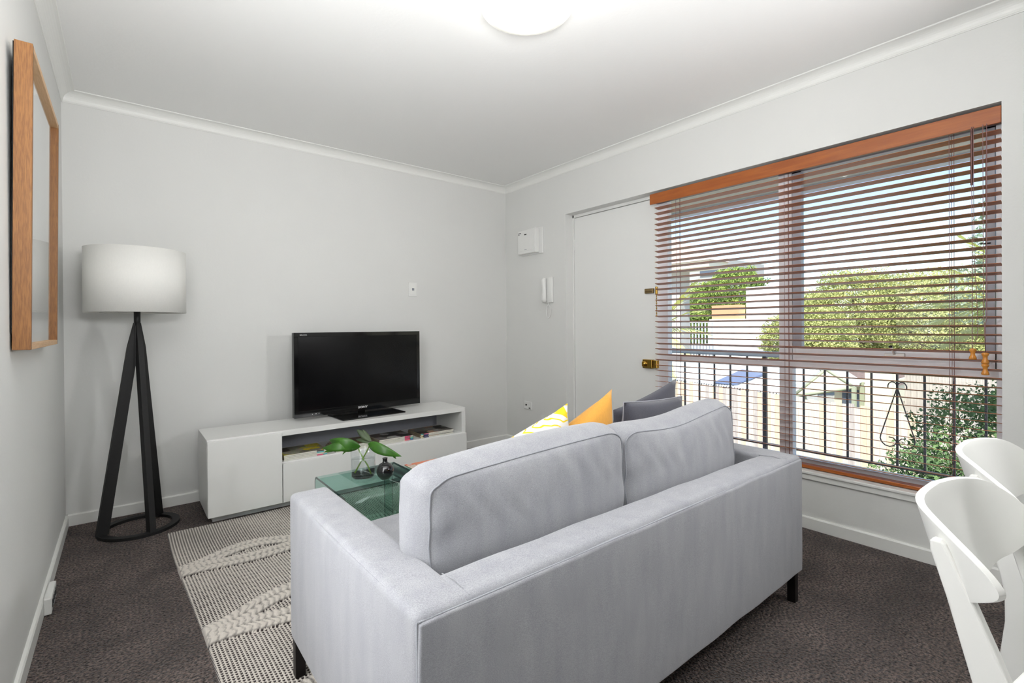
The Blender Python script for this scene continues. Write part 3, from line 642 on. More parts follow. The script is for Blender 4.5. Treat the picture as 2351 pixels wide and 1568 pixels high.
# ------------------------------------------------------------------ glass vase with leaves, black bud vase
VX, VY, VZ, VR, VH = 0.925, 2.345, 0.3455, 0.0605, 0.166
gv = thing('glass_vase', 'clear glass cylinder vase half full of water holding two leaves', 'vase', (VX, VY, VZ))
MB().lathe([(0, 0.0), (VR - 0.003, 0.0), (VR, 0.003), (VR, VH - 0.001), (VR - 0.001, VH), (VR - 0.003, VH), (VR - 0.004, VH - 0.001), (VR - 0.004, 0.018), (VR - 0.008, 0.014), (0, 0.013)], (VX, VY, VZ), n=48).obj('vase_body', 'vase_glass', gv)
MB().lathe([(0, 0.0145), (VR - 0.0105, 0.0155), (VR - 0.0045, 0.022), (VR - 0.0045, 0.104), (VR - 0.0055, 0.1025), (0, 0.1022)], (VX, VY, VZ), n=48).obj('water', 'water', gv)
bv = thing('bud_vase', 'glossy black round bud vase beside the clear vase', 'vase', (1.013, 2.283, 0.3455))
prof = [(0, 0.0), (0.022, 0.0)]
for k in range(1, 14):
    a = -1.05 + k / 13 * 2.25; prof.append((0.0425 * math.cos(a), 0.040 + 0.0425 * math.sin(a)))
prof += [(0.0125, 0.083), (0.0115, 0.089), (0.012, 0.100), (0.0135, 0.103), (0.0105, 0.103), (0.009, 0.098), (0.009, 0.080), (0, 0.078)]
MB().lathe(prof, (1.013, 2.283, 0.3455), n=40).obj('vase_body', 'black_glaze', bv)

def leaf_blade(mb, base, tip, side, w, sag=0.02, lobes=0, fold=0.2, n=14, w_pos=0.42, mi=0, notch=0.0):
    """pointed leaf between base and tip; side = sideways unit vector"""
    base, tip, side = Vector(base), Vector(tip), Vector(side).normalized(); ax = (tip - base); L = ax.length; axn = ax.normalized(); nz = axn.cross(side).normalized()
    if nz.z < 0: nz = -nz
    rows = []
    for i in range(n + 1):
        t = i / n; ww = w * (math.sin(math.pi * t ** (math.log(0.5) / math.log(w_pos)))) ** 0.8 if 0 < t < 1 else 0.0008
        if lobes: ww *= 1 - notch * (0.5 + 0.5 * math.cos(2 * math.pi * lobes * t)) * (t > 0.25)
        c = base + ax * t + nz * (sag * 4 * t * (1 - t)) - Vector((0, 0, 1)) * 0.0
        rows.append([c + side * ww + nz * -abs(ww) * fold * 1.4, c + side * ww * 0.5 - nz * abs(ww) * fold * .4, c, c - side * ww * 0.5 - nz * abs(ww) * fold * .4, c - side * ww - nz * abs(ww) * fold * 1.4])
    th = 0.0006; vs = []; 
    for r in rows: vs += [v + nz * th for v in r]
    for r in rows: vs += [v - nz * th for v in r]
    N = 5; K = len(rows); fs = []
    for i in range(K - 1):
        for j in range(N - 1):
            a = i * N + j; fs.append((a, a + 1, a + N + 1, a + N)); o = K * N; fs.append((o + a, o + a + N, o + a + N + 1, o + a + 1))
        for j in (0, N - 1):
            a = i * N + j; o = K * N; fs.append((a, a + N, o + a + N, o + a))
    mb.poly(vs, fs, mi, True)
# view-right direction on plan, used only to lay the leaves out across the vase
RX = Vector((0.78, -0.626, 0))
def vp(a, z, d=0.0): return Vector((VX, VY, VZ)) + RX * a + Vector((0.626, 0.78, 0)) * d + Vector((0, 0, z))
pl1 = thing('cut_leaf', 'split green leaf arching left over the rim of the clear vase', 'leaf', tuple(vp(0.0, 0.02)))
mb = MB(); b0 = vp(-0.022, 0.166, 0.0)
leaf_blade(mb, vp(-0.012, 0.162, 0.0), vp(-0.170, 0.195, 0.01), (0.15, -0.1, 0.9), 0.034, 0.034, fold=0.1, w_pos=0.42)
leaf_blade(mb, vp(-0.035, 0.165, 0.0), vp(-0.198, 0.158, -0.01), (0.2, 0.1, 0.8), 0.022, 0.030, fold=0.1, w_pos=0.45)
leaf_blade(mb, vp(-0.06, 0.170, 0.0), vp(-0.188, 0.140, -0.02), (0.2, 0.1, 0.6), 0.013, 0.022, fold=0.1)
leaf_blade(mb, vp(-0.045, 0.172, -0.01), vp(-0.095, 0.128, -0.02), (0.6, -0.3, 0.3), 0.018, 0.012, fold=0.1)
mb.obj('blade', 'leaf_green', pl1)
MB().tube([vp(-0.030, 0.165, 0), vp(-0.018, 0.14, 0), vp(0.000, 0.105, 0), vp(0.022, 0.07, 0.0), vp(0.040, 0.026, 0)], [0.003, 0.003, 0.0032, 0.0034, 0.0036], 8).obj('stem', 'stem_green', pl1)
pl2 = thing('cut_leaf', 'notched green leaf drooping right over the rim of the clear vase', 'leaf', tuple(vp(0.0, 0.02, 0.01)))
mb = MB()
leaf_blade(mb, vp(0.022, 0.172, 0.012), vp(0.192, 0.112, 0.0), (0.2, 0.1, 0.85), 0.027, 0.030, fold=0.1, lobes=0, w_pos=0.35)
leaf_blade(mb, vp(0.135, 0.140, 0.0), vp(0.165, 0.100, 0.0), (0.2, 0.1, 0.6), 0.010, 0.004)
mb.obj('blade', 'leaf_green', pl2)
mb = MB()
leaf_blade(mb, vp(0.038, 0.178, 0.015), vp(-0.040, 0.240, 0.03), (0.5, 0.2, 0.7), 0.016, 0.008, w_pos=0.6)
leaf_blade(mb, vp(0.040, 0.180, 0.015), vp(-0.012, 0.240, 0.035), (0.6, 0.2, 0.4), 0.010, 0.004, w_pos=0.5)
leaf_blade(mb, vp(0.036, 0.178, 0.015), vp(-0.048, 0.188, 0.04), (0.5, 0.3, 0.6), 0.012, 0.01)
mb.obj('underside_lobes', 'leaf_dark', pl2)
MB().tube([vp(0.034, 0.176, 0.012), vp(0.020, 0.145, 0.012), vp(0.000, 0.108, 0.012), vp(-0.022, 0.07, 0.012), vp(-0.042, 0.03, 0.0)], [0.003, 0.003, 0.0032, 0.0034, 0.0036], 8).obj('stem', 'stem_green', pl2)

# ------------------------------------------------------------------ rug: woven knots and thick braided waves
def make_rug():
    x0, x1, y0, y1 = 0.172, 1.80, 1.00, 3.165
    st = 0.0031; nx = int((x1 - x0) / st); ny = int((y1 - y0) / st)
    X, Y = np.meshgrid(np.linspace(x0, x1, nx), np.linspace(y0, y1, ny), indexing='ij')
    sx = 0.0118; sy = 0.0135
    wob = 0.006 * np.sin(Y * 7) + 0.003 * np.sin(X * 13 + Y * 5) + 0.010 * np.sin((X - x0) * 4) * np.sin(Y * 3)
    u = (X + 0.3 * wob) / sx; v = (Y + wob) / sy + 0.5 * (np.floor(u + 0.0) % 2)
    u = u + 0.5
    cell = (np.floor(u + .5) * 57.3 + np.floor(v + .5) * 113.7); jit = (np.sin(cell) * 43758.5) % 1.0
    hole = np.abs(np.cos(np.pi * u)) ** 1.25 * np.abs(np.cos(np.pi * v)) ** 1.4
    groove = np.maximum(np.abs(np.cos(np.pi * u)), np.abs(np.cos(np.pi * v))) ** 4
    dense = 0.75 + 0.5 * (0.5 + 0.5 * np.sin(X * 9 + 2 * np.sin(Y * 4))) * (0.5 + 0.5 * np.sin(Y * 6.5 + 1))
    h = 0.0125 - 0.0035 * groove - 0.004 * hole; yarn = 0.80 - hole * (0.85 + 0.35 * jit) * dense - 0.08 * groove
    def band(yc, amp, wl, ph, hw):
        c1 = yc + amp * np.sin(np.pi * (X - x0) / wl + ph) ** 2
        c2 = yc - 0.4 * hw - amp * 0.55 * np.sin(np.pi * (X - x0) / wl + ph) ** 2
        out = np.zeros_like(X); loc = np.zeros_like(X)
        for c in (c1, c2):
            for off in (-0.6, 0.6):
                d = (Y - c - off * hw) / (hw * 0.66); b_ = np.sqrt(np.clip(1 - d * d, 0, 1))
                loc = np.where(b_ > out, d, loc); out = np.maximum(out, b_)
        return out, loc
    B = np.zeros_like(X); D = np.zeros_like(X)
    for (yc, amp, wl, ph, hw) in ((2.62, 0.090, 0.62, 0.0, 0.042), (2.02, 0.110, 0.66, 0.0, 0.046), (1.42, 0.08, 0.6, 0.3, 0.045)):
        b_, l_ = band(yc + 0.03 * np.sin((X - x0) * 5.0) - 0.04 * (X - x0), amp, wl, ph, hw); D = np.where(b_ > B, l_, D); B = np.maximum(B, b_)
    tw = 0.5 + 0.5 * np.sin((X + 0.014 * np.abs(D) + 0.004 * np.sin(Y * 70)) * 2 * np.pi / 0.024 + 1.5 * np.sin(X * 23 + Y * 31))
    nz = rng.random(X.shape)
    inb = B > 0.12
    h = np.where(inb, 0.0115 + 0.010 * B * (0.45 + 0.55 * tw) + 0.0035 * nz, h)
    yarn = np.where(inb, 0.24 + 0.5 * B * (0.42 + 0.58 * tw) + 0.14 * nz, yarn)
    # soft edges
    edge = np.minimum(np.minimum(X - x0, x1 - X), np.minimum(Y - y0, y1 - Y)); h = h * np.clip(edge / 0.006, 0, 1) ** 0.5 + 0.0005
    Xw = X + (3.165 - Y) * 0.032 + 0.006 * np.sin(Y * 4)
    V = np.stack([Xw, Y, h], -1).reshape(-1, 3)
    idx = np.arange(nx * ny).reshape(nx, ny)
    F = np.stack([idx[:-1, :-1], idx[1:, :-1], idx[1:, 1:], idx[:-1, 1:]], -1).reshape(-1, 4)
    me = bpy.data.meshes.new('rug'); me.vertices.add(len(V)); me.vertices.foreach_set('co', V.ravel().astype(np.float32))
    me.loops.add(F.size); me.loops.foreach_set('vertex_index', F.ravel().astype(np.int32)); me.polygons.add(len(F))
    me.polygons.foreach_set('loop_start', (np.arange(len(F)) * 4).astype(np.int32)); me.polygons.foreach_set('use_smooth', np.ones(len(F), bool)); me.update()
    at = me.attributes.new('yarn', 'FLOAT', 'POINT'); at.data.foreach_set('value', yarn.reshape(-1).astype(np.float32))
    me.materials.append(MAT['rug_wool']); me.validate()
    o = bpy.data.objects.new('woven_rug', me); COL.objects.link(o)
    tag(o, 'cream and dark chunky woven rug with braided waves under the sofa and glass tables', 'rug')
make_rug()

# ------------------------------------------------------------------ sofa
sf = thing('sofa', 'light grey two-seater fabric sofa seen from behind', 'sofa', (1.25, 1.2, 0))
SX0, SX1, SY0, SY1, SZ0, SZ1 = 0.403, 2.092, 0.780, 1.632, 0.125, 0.580
def crown(o, ax):      # slight upholstery swell
    pass
def soft_box(name, x0, x1, y0, y1, z0, z1, bev, parent, m='sofa_fabric', swell=0.006, cuts=10):
    b = bmesh.new(); bmesh.ops.create_cube(b, size=1)
    sx, sy, sz = x1 - x0, y1 - y0, z1 - z0
    bmesh.ops.scale(b, vec=(sx, sy, sz), verts=b.verts)
    bmesh.ops.bevel(b, geom=b.edges[:], offset=bev, segments=4, profile=0.55, affect='EDGES')
    # subdivide long edges
    for ax, L in ((0, sx), (1, sy), (2, sz)):
        k = max(1, min(30, int(L / 0.06)))
        for i in range(1, k):
            co = -L / 2 + L * i / k
            if abs(abs(co) - L / 2) < bev: continue
            c = [0, 0, 0]; nrm = [0, 0, 0]; c[ax] = co; nrm[ax] = 1
            bmesh.ops.bisect_plane(b, geom=b.verts[:] + b.edges[:] + b.faces[:], plane_co=c, plane_no=nrm)
    for v in b.verts:
        u = [v.co.x / (sx / 2), v.co.y / (sy / 2), v.co.z / (sz / 2)]
        f = [max(0, 1 - abs(q) ** 3) for q in u]
        for ax in range(3):
            o1, o2 = [(1, 2), (0, 2), (0, 1)][ax]
            v.co[ax] += u[ax] * swell * f[o1] ** 0.7 * f[o2] ** 0.7
        nzv = math.sin(v.co.x * 21 + v.co.z * 9) * math.sin(v.co.y * 17 + v.co.x * 5 + v.co.z * 13)
        v.co *= 1.0; v.co.z += 0.0012 * nzv; v.co.y += 0.0012 * nzv
    bmesh.ops.translate(b, vec=((x0 + x1) / 2, (y0 + y1) / 2, (z0 + z1) / 2), verts=b.verts)
    mm = MB(); mm._add(b, 0, True); return mm.obj(name, m, parent)
AW = 0.118
al = soft_box('armrest', SX0, SX0 + AW, SY0, SY1, SZ0, SZ1, 0.018, sf)
ar = soft_box('armrest', SX1 - AW, SX1, SY0, SY1, SZ0, SZ1, 0.018, sf)
bk = soft_box('backrest', SX0 + AW - 0.035, SX1 - AW + 0.035, SY0 + 0.001, SY0 + 0.116, SZ0, SZ1, 0.018, sf)
soft_box('back_panel', SX0 + 0.006, SX1 - 0.006, SY0 - 0.005, SY0 + 0.02, SZ0 + 0.004, SZ1 - 0.012, 0.006, sf, swell=0.004)
soft_box('seat_base', SX0 + AW - 0.002, SX1 - AW + 0.002, SY0 + 0.11, SY1 - 0.02, SZ0 + 0.01, 0.30, 0.012, sf, swell=0.002)
xm = (SX0 + SX1) / 2
for a, b_ in ((SX0 + AW + 0.002, xm - 0.002), (xm + 0.002, SX1 - AW - 0.002)): soft_box('seat_cushion', a, b_, SY0 + 0.118, SY1 + 0.01, 0.295, 0.425, 0.03, sf, swell=0.012)
e = 0.0022
MB().tube([(SX0 + 0.006, SY0 + 0.003, SZ1 - 0.010), (SX0 + AW, SY0 + 0.001, SZ1 - 0.010), (xm, SY0 - 0.001, SZ1 - 0.010), (SX1 - 0.006, SY0 + 0.003, SZ1 - 0.010)], e, 6).obj('seam', 'sofa_seam', sf)
for x in (SX0 + 0.006, SX1 - 0.006): MB().tube([(x, SY0 + 0.02, SZ1 - 0.005), (x - 0.004 if x < 1 else x + 0.004, (SY0 + SY1) / 2, SZ1 - 0.005), (x, SY1 - 0.02, SZ1 - 0.005)], 0.0014, 6).obj('seam', 'sofa_fabric', sf)
for x in (SX0 + AW, SX1 - AW): MB().tube([(x, SY0 + 0.008, SZ1 - 0.002), (x, SY0 + 0.06, SZ1 + 0.0055), (x, SY0 + 0.112, SZ1 - 0.001)], 0.0012, 6).obj('seam', 'sofa_fabric', sf)
for x in (SX0 + 0.003, SX1 - 0.003): MB().tube([(x, SY0 + 0.006, SZ1 - 0.012), (x, SY0 + 0.006, SZ0 + 0.012)], 0.0018, 6).obj('seam', 'sofa_seam', sf)
for (lx, ly) in ((SX0 + 0.004, SY0 + 0.012), (SX1 - 0.036, SY0 + 0.012), (SX0 + 0.004, SY1 - 0.044), (SX1 - 0.036, SY1 - 0.044)):
    b = MB().box(lx, lx + 0.030, ly, ly + 0.030, 0.0 if ly < 1 else 0.0125, 0.122, 0.0015, 1); sgn = 1 if lx < 1 else -1
    b.box(min(lx, lx + sgn * 0.07 + 0.0), max(lx + 0.03, lx + 0.03 + sgn * 0.03), ly + 0.004, ly + 0.03, 0.116, 0.127, 0.001, 1)
    b.obj('leg', 'dark_metal', sf)

def boxed_cushion(name, cx, cy, cz, w, h, d, parent, lean=0.0, sagf=None, puff=0.034, m='sofa_fabric'):
    """upright back cushion: w along x, h along z, d along y, with piped seams"""
    n = 22; b = bmesh.new()
    bmesh.ops.create_grid(b, x_segments=n, y_segments=n, size=0.5)
    b.free()
    def outline(s):       # rounded rectangle param -> (u,v) in [-1,1]
        return s
    R0 = 0.20
    def sq(u, v):         # round the corners of the square
        au, av = abs(u), abs(v); k = 1 - R0
        if au > k and av > k:
            du, dv = (au - k) / R0, (av - k) / R0; L = max(du, dv); D = math.hypot(du, dv)
            if D > 1e-9:
                du, dv = du * L / D, dv * L / D
            au, av = k + du * R0, k + dv * R0
        return math.copysign(au, u), math.copysign(av, v)
    N = 44; vs = []; fs = []
    def P(u, v, side):
        uu, vv = sq(u, v)
        bul = (max(0, 1 - abs(u) ** 2.6) * max(0, 1 - abs(v) ** 2.6)) ** 0.62
        th = d / 2 * 0.66 + puff * bul
        x = uu * w / 2; z = vv * h / 2; y = side * th
        swl = 1 + 0.018 * (1 - min(1, abs(v)) ** 2) * abs(u) ** 4
        x *= swl
        wr = 0.0030 * math.sin(u * 26 + v * 4 + 1.4 * math.sin(v * 6 + u * 5)) * max(0, v) * (1 - v * v) * 2.4 + 0.003 * math.sin(v * 9 - u * 4) * abs(u) ** 3 * (1 - v * v)
        y += side * wr
        p_ = Vector((x, y, z))
        if sagf: p_ = sagf(p_, u, v)
        return p_
    def W_(p_):
        q_ = Matrix.Rotation(lean, 3, 'X') @ Vector((p_.x, p_.y, p_.z + h / 2)); return Vector((cx + q_.x, cy + q_.y, cz - h / 2 + q_.z))
    grid = {}
    for side in (-1, 1):
        for i in range(N + 1):
            for j in range(N + 1):
                u = -1 + 2 * i / N; v = -1 + 2 * j / N
                grid[(side, i, j)] = len(vs); vs.append(W_(P(u, v, side)))
        for i in range(N):
            for j in range(N):
                q = [grid[(side, i, j)], grid[(side, i + 1, j)], grid[(side, i + 1, j + 1)], grid[(side, i, j + 1)]]
                fs.append(q if side < 0 else q[::-1])
    per = [(i, 0) for i in range(N)] + [(N, j) for j in range(N)] + [(i, N) for i in range(N, 0, -1)] + [(0, j) for j in range(N, 0, -1)]
    K = len(per); mids = []
    G = 5
    ringsI = [[grid[(-1,) + p_] for p_ in per]]
    for g in range(1, G):
        t_ = g / G; ring = []
        for p_ in per:
            a = Vector(vs[grid[(-1,) + p_]]); c = Vector(vs[grid[(1,) + p_]]); u = -1 + 2 * p_[0] / N; v = -1 + 2 * p_[1] / N
            outv = Vector((u, 0, v)).normalized(); bulge = 0.030 * math.sin(math.pi * t_)
            ring.append(len(vs)); vs.append(a.lerp(c, t_) + outv * bulge)
        ringsI.append(ring)
    ringsI.append([grid[(1,) + p_] for p_ in per])
    for g in range(G):
        for k in range(K): fs.append((ringsI[g][k], ringsI[g][(k + 1) % K], ringsI[g + 1][(k + 1) % K], ringsI[g + 1][k]))
    o = MB().poly(vs, fs, 0, True).obj(name, m, parent)
    for side in (-1, 1):
        pts = [Vector(vs[grid[(side,) + p_]]) + Vector((0, side * 0.001, 0)) for p_ in per]
        sm = MB().tube(pts, 0.0022, 6, closed=True).obj('piping', 'sofa_seam' if side < 0 else m, o); sm.location = (0, 0, 0)
    return o
def sagL(p_, u, v):
    p_.z += max(0, v) * (0.004 * (1 - u * u) + 0.012 * u - 0.010); return p_
def sagR(p_, u, v):
    tv_ = max(0, v); p_.z += tv_ * (0.026 * max(0, u) ** 1.5 * (1 - max(0, u - 0.8) * 2) - 0.016 * math.exp(-((u + 0.25) / 0.5) ** 2)); return p_
boxed_cushion('back_cushion', 0.862, 1.018, 0.598, 0.664, 0.350, 0.215, sf, math.radians(-1.5), sagL)
boxed_cushion('back_cushion', 1.543, 1.008, 0.592, 0.662, 0.346, 0.195, sf, math.radians(-1.5), sagR)

# ------------------------------------------------------------------ throw pillows
def pillow(name, label, corners, th, m, piping=None, n=22, pinch=0.06, uvflip=False):
    """corners: TL, TR, BR, BL in world space"""
    TL, TR, BR, BL = [Vector(c) for c in corners]; ctr = (TL + TR + BR + BL) / 4
    nrm = (TR - BL).cross(TL - BR).normalized()
    t_ = thing(name, label, 'cushion', tuple((BL + BR) / 2))
    vs = []; fs = []; g = {}; uvs = {}
    for side in (-1, 1):
        for i in range(n + 1):
            for j in range(n + 1):
                u = i / n; v = j / n; p_ = BL.lerp(BR, u).lerp(TL.lerp(TR, u), v)
                U, V = 2 * u - 1, 2 * v - 1
                # concave edges between pointed corners
                p_ = p_ + (ctr - p_) * pinch * ((1 - U * U) * abs(V) ** 3 + (1 - V * V) * abs(U) ** 3)
                prof = ((1 - U * U) * (1 - V * V)) ** 0.42
                wr = 0.003 * math.sin(9 * u + 14 * v + 3 * math.sin(5 * u)) * prof
                p_ = p_ + nrm * side * (th / 2 * prof + wr * side)
                if side > 0 and (i in (0, n) or j in (0, n)): g[(side, i, j)] = g[(-1, i, j)]; continue
                g[(side, i, j)] = len(vs); uvs[len(vs)] = (u, v); vs.append(p_)
        for i in range(n):
            for j in range(n):
                q = [g[(side, i, j)], g[(side, i + 1, j)], g[(side, i + 1, j + 1)], g[(side, i, j + 1)]]; fs.append(q if side > 0 else q[::-1])
    me = bpy.data.meshes.new('cover'); me.from_pydata([tuple(v) for v in vs], [], fs); me.update()
    ul = me.uv_layers.new(name='UVMap')
    for lp_ in me.loops: ul.data[lp_.index].uv = uvs[lp_.vertex_index]
    for f in me.polygons: f.use_smooth = True
    me.materials.append(MAT[m]); o = bpy.data.objects.new('cover', me); COL.objects.link(o); o.parent = t_; o.location = -Vector(parent_origin(t_))
    if piping:
        per = [(i, 0) for i in range(n)] + [(n, j) for j in range(n)] + [(i, n) for i in range(n, 0, -1)] + [(0, j) for j in range(n, 0, -1)]
        MB().tube([vs[g[(-1,) + p_]] for p_ in per], 0.0022, 6, closed=True).obj('piping', piping, t_)
    return t_
pillow('throw_pillow', 'white throw pillow with yellow brush strokes leaning behind the left back cushion', [(0.84, 1.22, 0.70), (1.215, 1.205, 0.830), (1.235, 1.22, 0.43), (0.86, 1.24, 0.43)], 0.15, 'stroke_linen')
pillow('throw_pillow', 'plain mustard yellow throw pillow between the white and dark grey pillows', [(1.13, 1.235, 0.70), (1.424, 1.180, 0.864), (1.445, 1.21, 0.43), (1.24, 1.26, 0.43)], 0.13, 'mustard_linen')
pillow('throw_pillow', 'dark grey throw pillow with pointed top corner, rearmost beside the right armrest', [(1.54, 1.27, 0.760), (1.935, 1.235, 0.862), (1.950, 1.27, 0.43), (1.54, 1.30, 0.43)], 0.095, 'charcoal_velvet')
pillow('throw_pillow', 'small dark grey throw pillow with pale piping in front of the other grey one', [(1.465, 1.158, 0.812), (1.838, 1.148, 0.800), (1.895, 1.185, 0.43), (1.46, 1.195, 0.43)], 0.095, 'charcoal_velvet', 'pillow_piping', pinch=0.03)

# ------------------------------------------------------------------ dining chairs with moulded wrap backrests
def make_chair(label):
    t_ = thing('dining_chair', label, 'chair', (1.33, 0.0, 0.0), 'white dining chairs behind the sofa')
    psi = -0.19; TC = Matrix.Translation((1.300, 0.0915, 0)) @ Matrix.Rotation(psi, 4, 'Z')
    nu, nv = 48, 14; th = 0.0135; Wd = 0.213
    def fin(mb): bmesh.ops.transform(mb.bm, matrix=TC, verts=mb.bm.verts); return mb
    def plan(s): return Vector((Wd * s, 0.138 * (1 - s ** 4), 0))
    def surf(s, v, off):
        s0 = s; s = s if s < 0 else s * 0.85
        c = plan(s); tn = Vector((Wd, -0.552 * s ** 3, 0)).normalized(); nr = Vector((-tn.y, tn.x, 0))
        dn = 0.018 * min(0.0, s) * (1 + min(0.0, s) * 0.3); top = 0.766 - 0.034 * s ** 4 + dn; bot = 0.598 + 0.045 * s * s + dn * 1.4
        k = max(0.0, (abs(s0) - 0.70) / 0.30); sh = math.sqrt(max(0.0, 1 - k ** 2.1)); mid = top * 0.45 + bot * 0.55
        zz = mid + ((bot + (top - bot) * v) - mid) * max(sh, 0.02)
        c.y += (zz - 0.72) * 0.42 * (1 - 0.5 * abs(s)) - 0.008; c += nr * off; c.z = zz
        return c
    vs = []; fs = []; idx = {}
    SS = [math.sin(math.pi / 2 * (-1 + 2 * i / nu)) for i in range(nu + 1)]
    for side in (0, 1):
        for i in range(nu + 1):
            for j in range(nv + 1):
                idx[(side, i, j)] = len(vs); vs.append(surf(SS[i], j / nv, th * (0.5 if side else -0.5)))
    for side in (0, 1):
        for i in range(nu):
            for j in range(nv):
                fs.append((idx[(side, i, j)], idx[(side, i + 1, j)], idx[(side, i + 1, j + 1)], idx[(side, i, j + 1)]))
    for i in range(nu):
        for j in (0, nv): fs.append((idx[(0, i, j)], idx[(0, i + 1, j)], idx[(1, i + 1, j)], idx[(1, i, j)]))
    for j in range(nv):
        for i in (0, nu): fs.append((idx[(0, i, j)], idx[(0, i, j + 1)], idx[(1, i, j + 1)], idx[(1, i, j)]))
    bo = fin(MB().poly(vs, fs, 0, True)).obj('backrest', 'chair_white', t_)
    md = bo.modifiers.new('bevel', 'BEVEL'); md.width = 0.003; md.segments = 3; md.limit_method = 'ANGLE'; md.angle_limit = math.radians(50)
    out = []
    for k in range(48):
        a = 2 * math.pi * k / 48; c, s_ = math.cos(a), math.sin(a); e_ = 0.62
        out.append((0.215 * math.copysign(abs(c) ** e_, c), -0.19 + 0.205 * math.copysign(abs(s_) ** e_, s_)))
    fin(MB().prism(out, 'z', 0.438, 0.456, bev=0.004)).obj('seat', 'chair_white', t_)
    for sgn in (-1, 1):
        dy = 0.020 if sgn > 0 else -0.008
        path = [(0.0815, 0.7165, 0.012, 0), (0.0805, 0.711, 0.022, 0), (0.076, 0.695, 0.030, 0), (0.048, 0.62, 0.040, 0.0), (0.024, 0.55, 0.050, 0.001), (0.004, 0.49, 0.057, 0.002), (-0.006, 0.44, 0.060, 0.003), (-0.006, 0.38, 0.058, 0.005), (0.020, 0.20, 0.042, 0.012), (0.065, 0.0, 0.026, 0.022)]
        path = [(q[0] + dy,) + q[1:] for q in path]
        vs = []
        for (y_, z_, w__, o_) in path:
            xx = sgn * (0.185 + o_); hw = w__ / 2; hx = 0.0095
            for (a, b_) in ((-1, -1), (1, -1), (1, 1), (-1, 1)): vs.append((xx + a * hx, y_ + b_ * hw, z_))
        K = len(path); fs = [(0, 1, 2, 3), tuple(4 * (K - 1) + q for q in (3, 2, 1, 0))]
        for i in range(K - 1):
            for k in range(4): fs.append((4 * i + k, 4 * i + (k + 1) % 4, 4 * i + 4 + (k + 1) % 4, 4 * i + 4 + k))
        lo = fin(MB().poly(vs, fs, 0, False)).obj('leg', 'chair_white', t_)
        md = lo.modifiers.new('bevel', 'BEVEL'); md.width = 0.005; md.segments = 4; md.limit_method = 'ANGLE'; md.angle_limit = math.radians(60)
        fin(MB().tube([(sgn * 0.165, -0.33, 0.44), (sgn * 0.185, -0.365, 0.0)], [0.018, 0.012], 12)).obj('leg', 'chair_white', t_)
    fin(MB().box(-0.17, 0.17, -0.015, 0.005, 0.40, 0.435, 0.004).box(-0.17, 0.17, -0.345, -0.325, 0.40, 0.435, 0.004)).obj('seat_rail', 'chair_white', t_)
    return t_
ch = make_chair('white moulded chair with wrap-around backrest, the nearer of two, cut by the frame')
c2 = copy_tree(ch, None, (1.33 + 0.543, 0.025, 0)); c2['label'] = 'white moulded chair nearer the window, partly hidden behind the first chair'

# ================================================================== OUTSIDE
GZ = -3.0
mat('soffit_cream', (232, 224, 204), 0.8, noise=0.02); mat('gutter_grey', (208, 212, 220), 0.5, noise=0.05)
mat('rail_black', (104, 98, 100), 0.5, noise=0.5, nscale=120, bump=0.3, bscale=200)
mat('concrete', (176, 172, 164), 0.9, noise=0.12, nscale=12, bump=0.2, bscale=60)
mat('grass', (150, 168, 96), 1.0, col2=(188, 180, 130), nscale=3, bump=0.4, bscale=60)
mat('paling', (226, 210, 190), 0.9, col2=(200, 186, 172), nscale=5, stretch=(6, 6, 0.5), bump=0.1, bscale=60)
mat('paling_tan', (230, 204, 172), 0.9, col2=(210, 186, 158), nscale=5, stretch=(6, 6, 0.5))
mat('paling_grey', (196, 184, 174), 0.9, col2=(172, 160, 152), nscale=5, stretch=(6, 6, 0.5))
mat('white_roof', (232, 232, 230), 0.6, noise=0.04, nscale=3)
mat('white_wall', (236, 234, 230), 0.8, noise=0.03); mat('cream_wall', (236, 226, 196), 0.8, noise=0.05)
mat('beige_wall', (186, 182, 176), 0.8, noise=0.04); mat('roof_tile', (206, 188, 176), 0.8, noise=0.25, nscale=20)
mat('brown_tile', (132, 112, 104), 0.8, noise=0.25, nscale=12); mat('orange_wall', (232, 172, 130), 0.8, noise=0.05)
mat('solar', (112, 126, 158), 0.3, noise=0.1); mat('green_trim', (170, 172, 146), 0.7, noise=0.05); mat('window_dark', (96, 104, 116), 0.3, noise=0.1)
mat('bark', (110, 92, 74), 0.9, noise=0.2); mat('foliage_yellow', (204, 204, 130), 0.9, col2=(166, 172, 108), nscale=1.4)
mat('foliage_mid', (166, 184, 92), 0.9, col2=(124, 148, 76), nscale=1.2); mat('foliage_dark', (120, 148, 92), 0.7, col2=(76, 104, 66), nscale=3)
mat('palm_leaf', (232, 230, 160), 0.6, col2=(196, 204, 130), nscale=2); mat('palm_grey', (176, 188, 160), 0.6, col2=(150, 166, 136), nscale=2)

struct(box('ground', (XR + 0.2, 70, -40, 60, GZ - 0.2, GZ), 'concrete'))
struct(box('walkway_slab', (XR + 0.2, 3.74, -4, 8, -0.30, -0.10), 'concrete'))
# own building's outer skin below and beyond the flat, and the roof over the walkway
struct(MB().box(XL - 0.2, XR + 0.2, YF - 0.2, YB + 0.2, GZ, -0.12).obj('lower_storey_wall', 'white_wall'))
struct(MB().box(XR + 0.2, 3.90, -4, 8, 2.112, 2.135).box(XL - 0.6, 3.95, -4, 8, ZC + 0.15, ZC + 0.25).box(3.86, 3.90, -4, 8, 2.135, ZC + 0.15).obj('eave_soffit', 'soffit_cream'))
struct(box('eave_gutter', (3.90, 4.00, -4, 8, 2.078, 2.18), 'gutter_grey', None, 0.006))
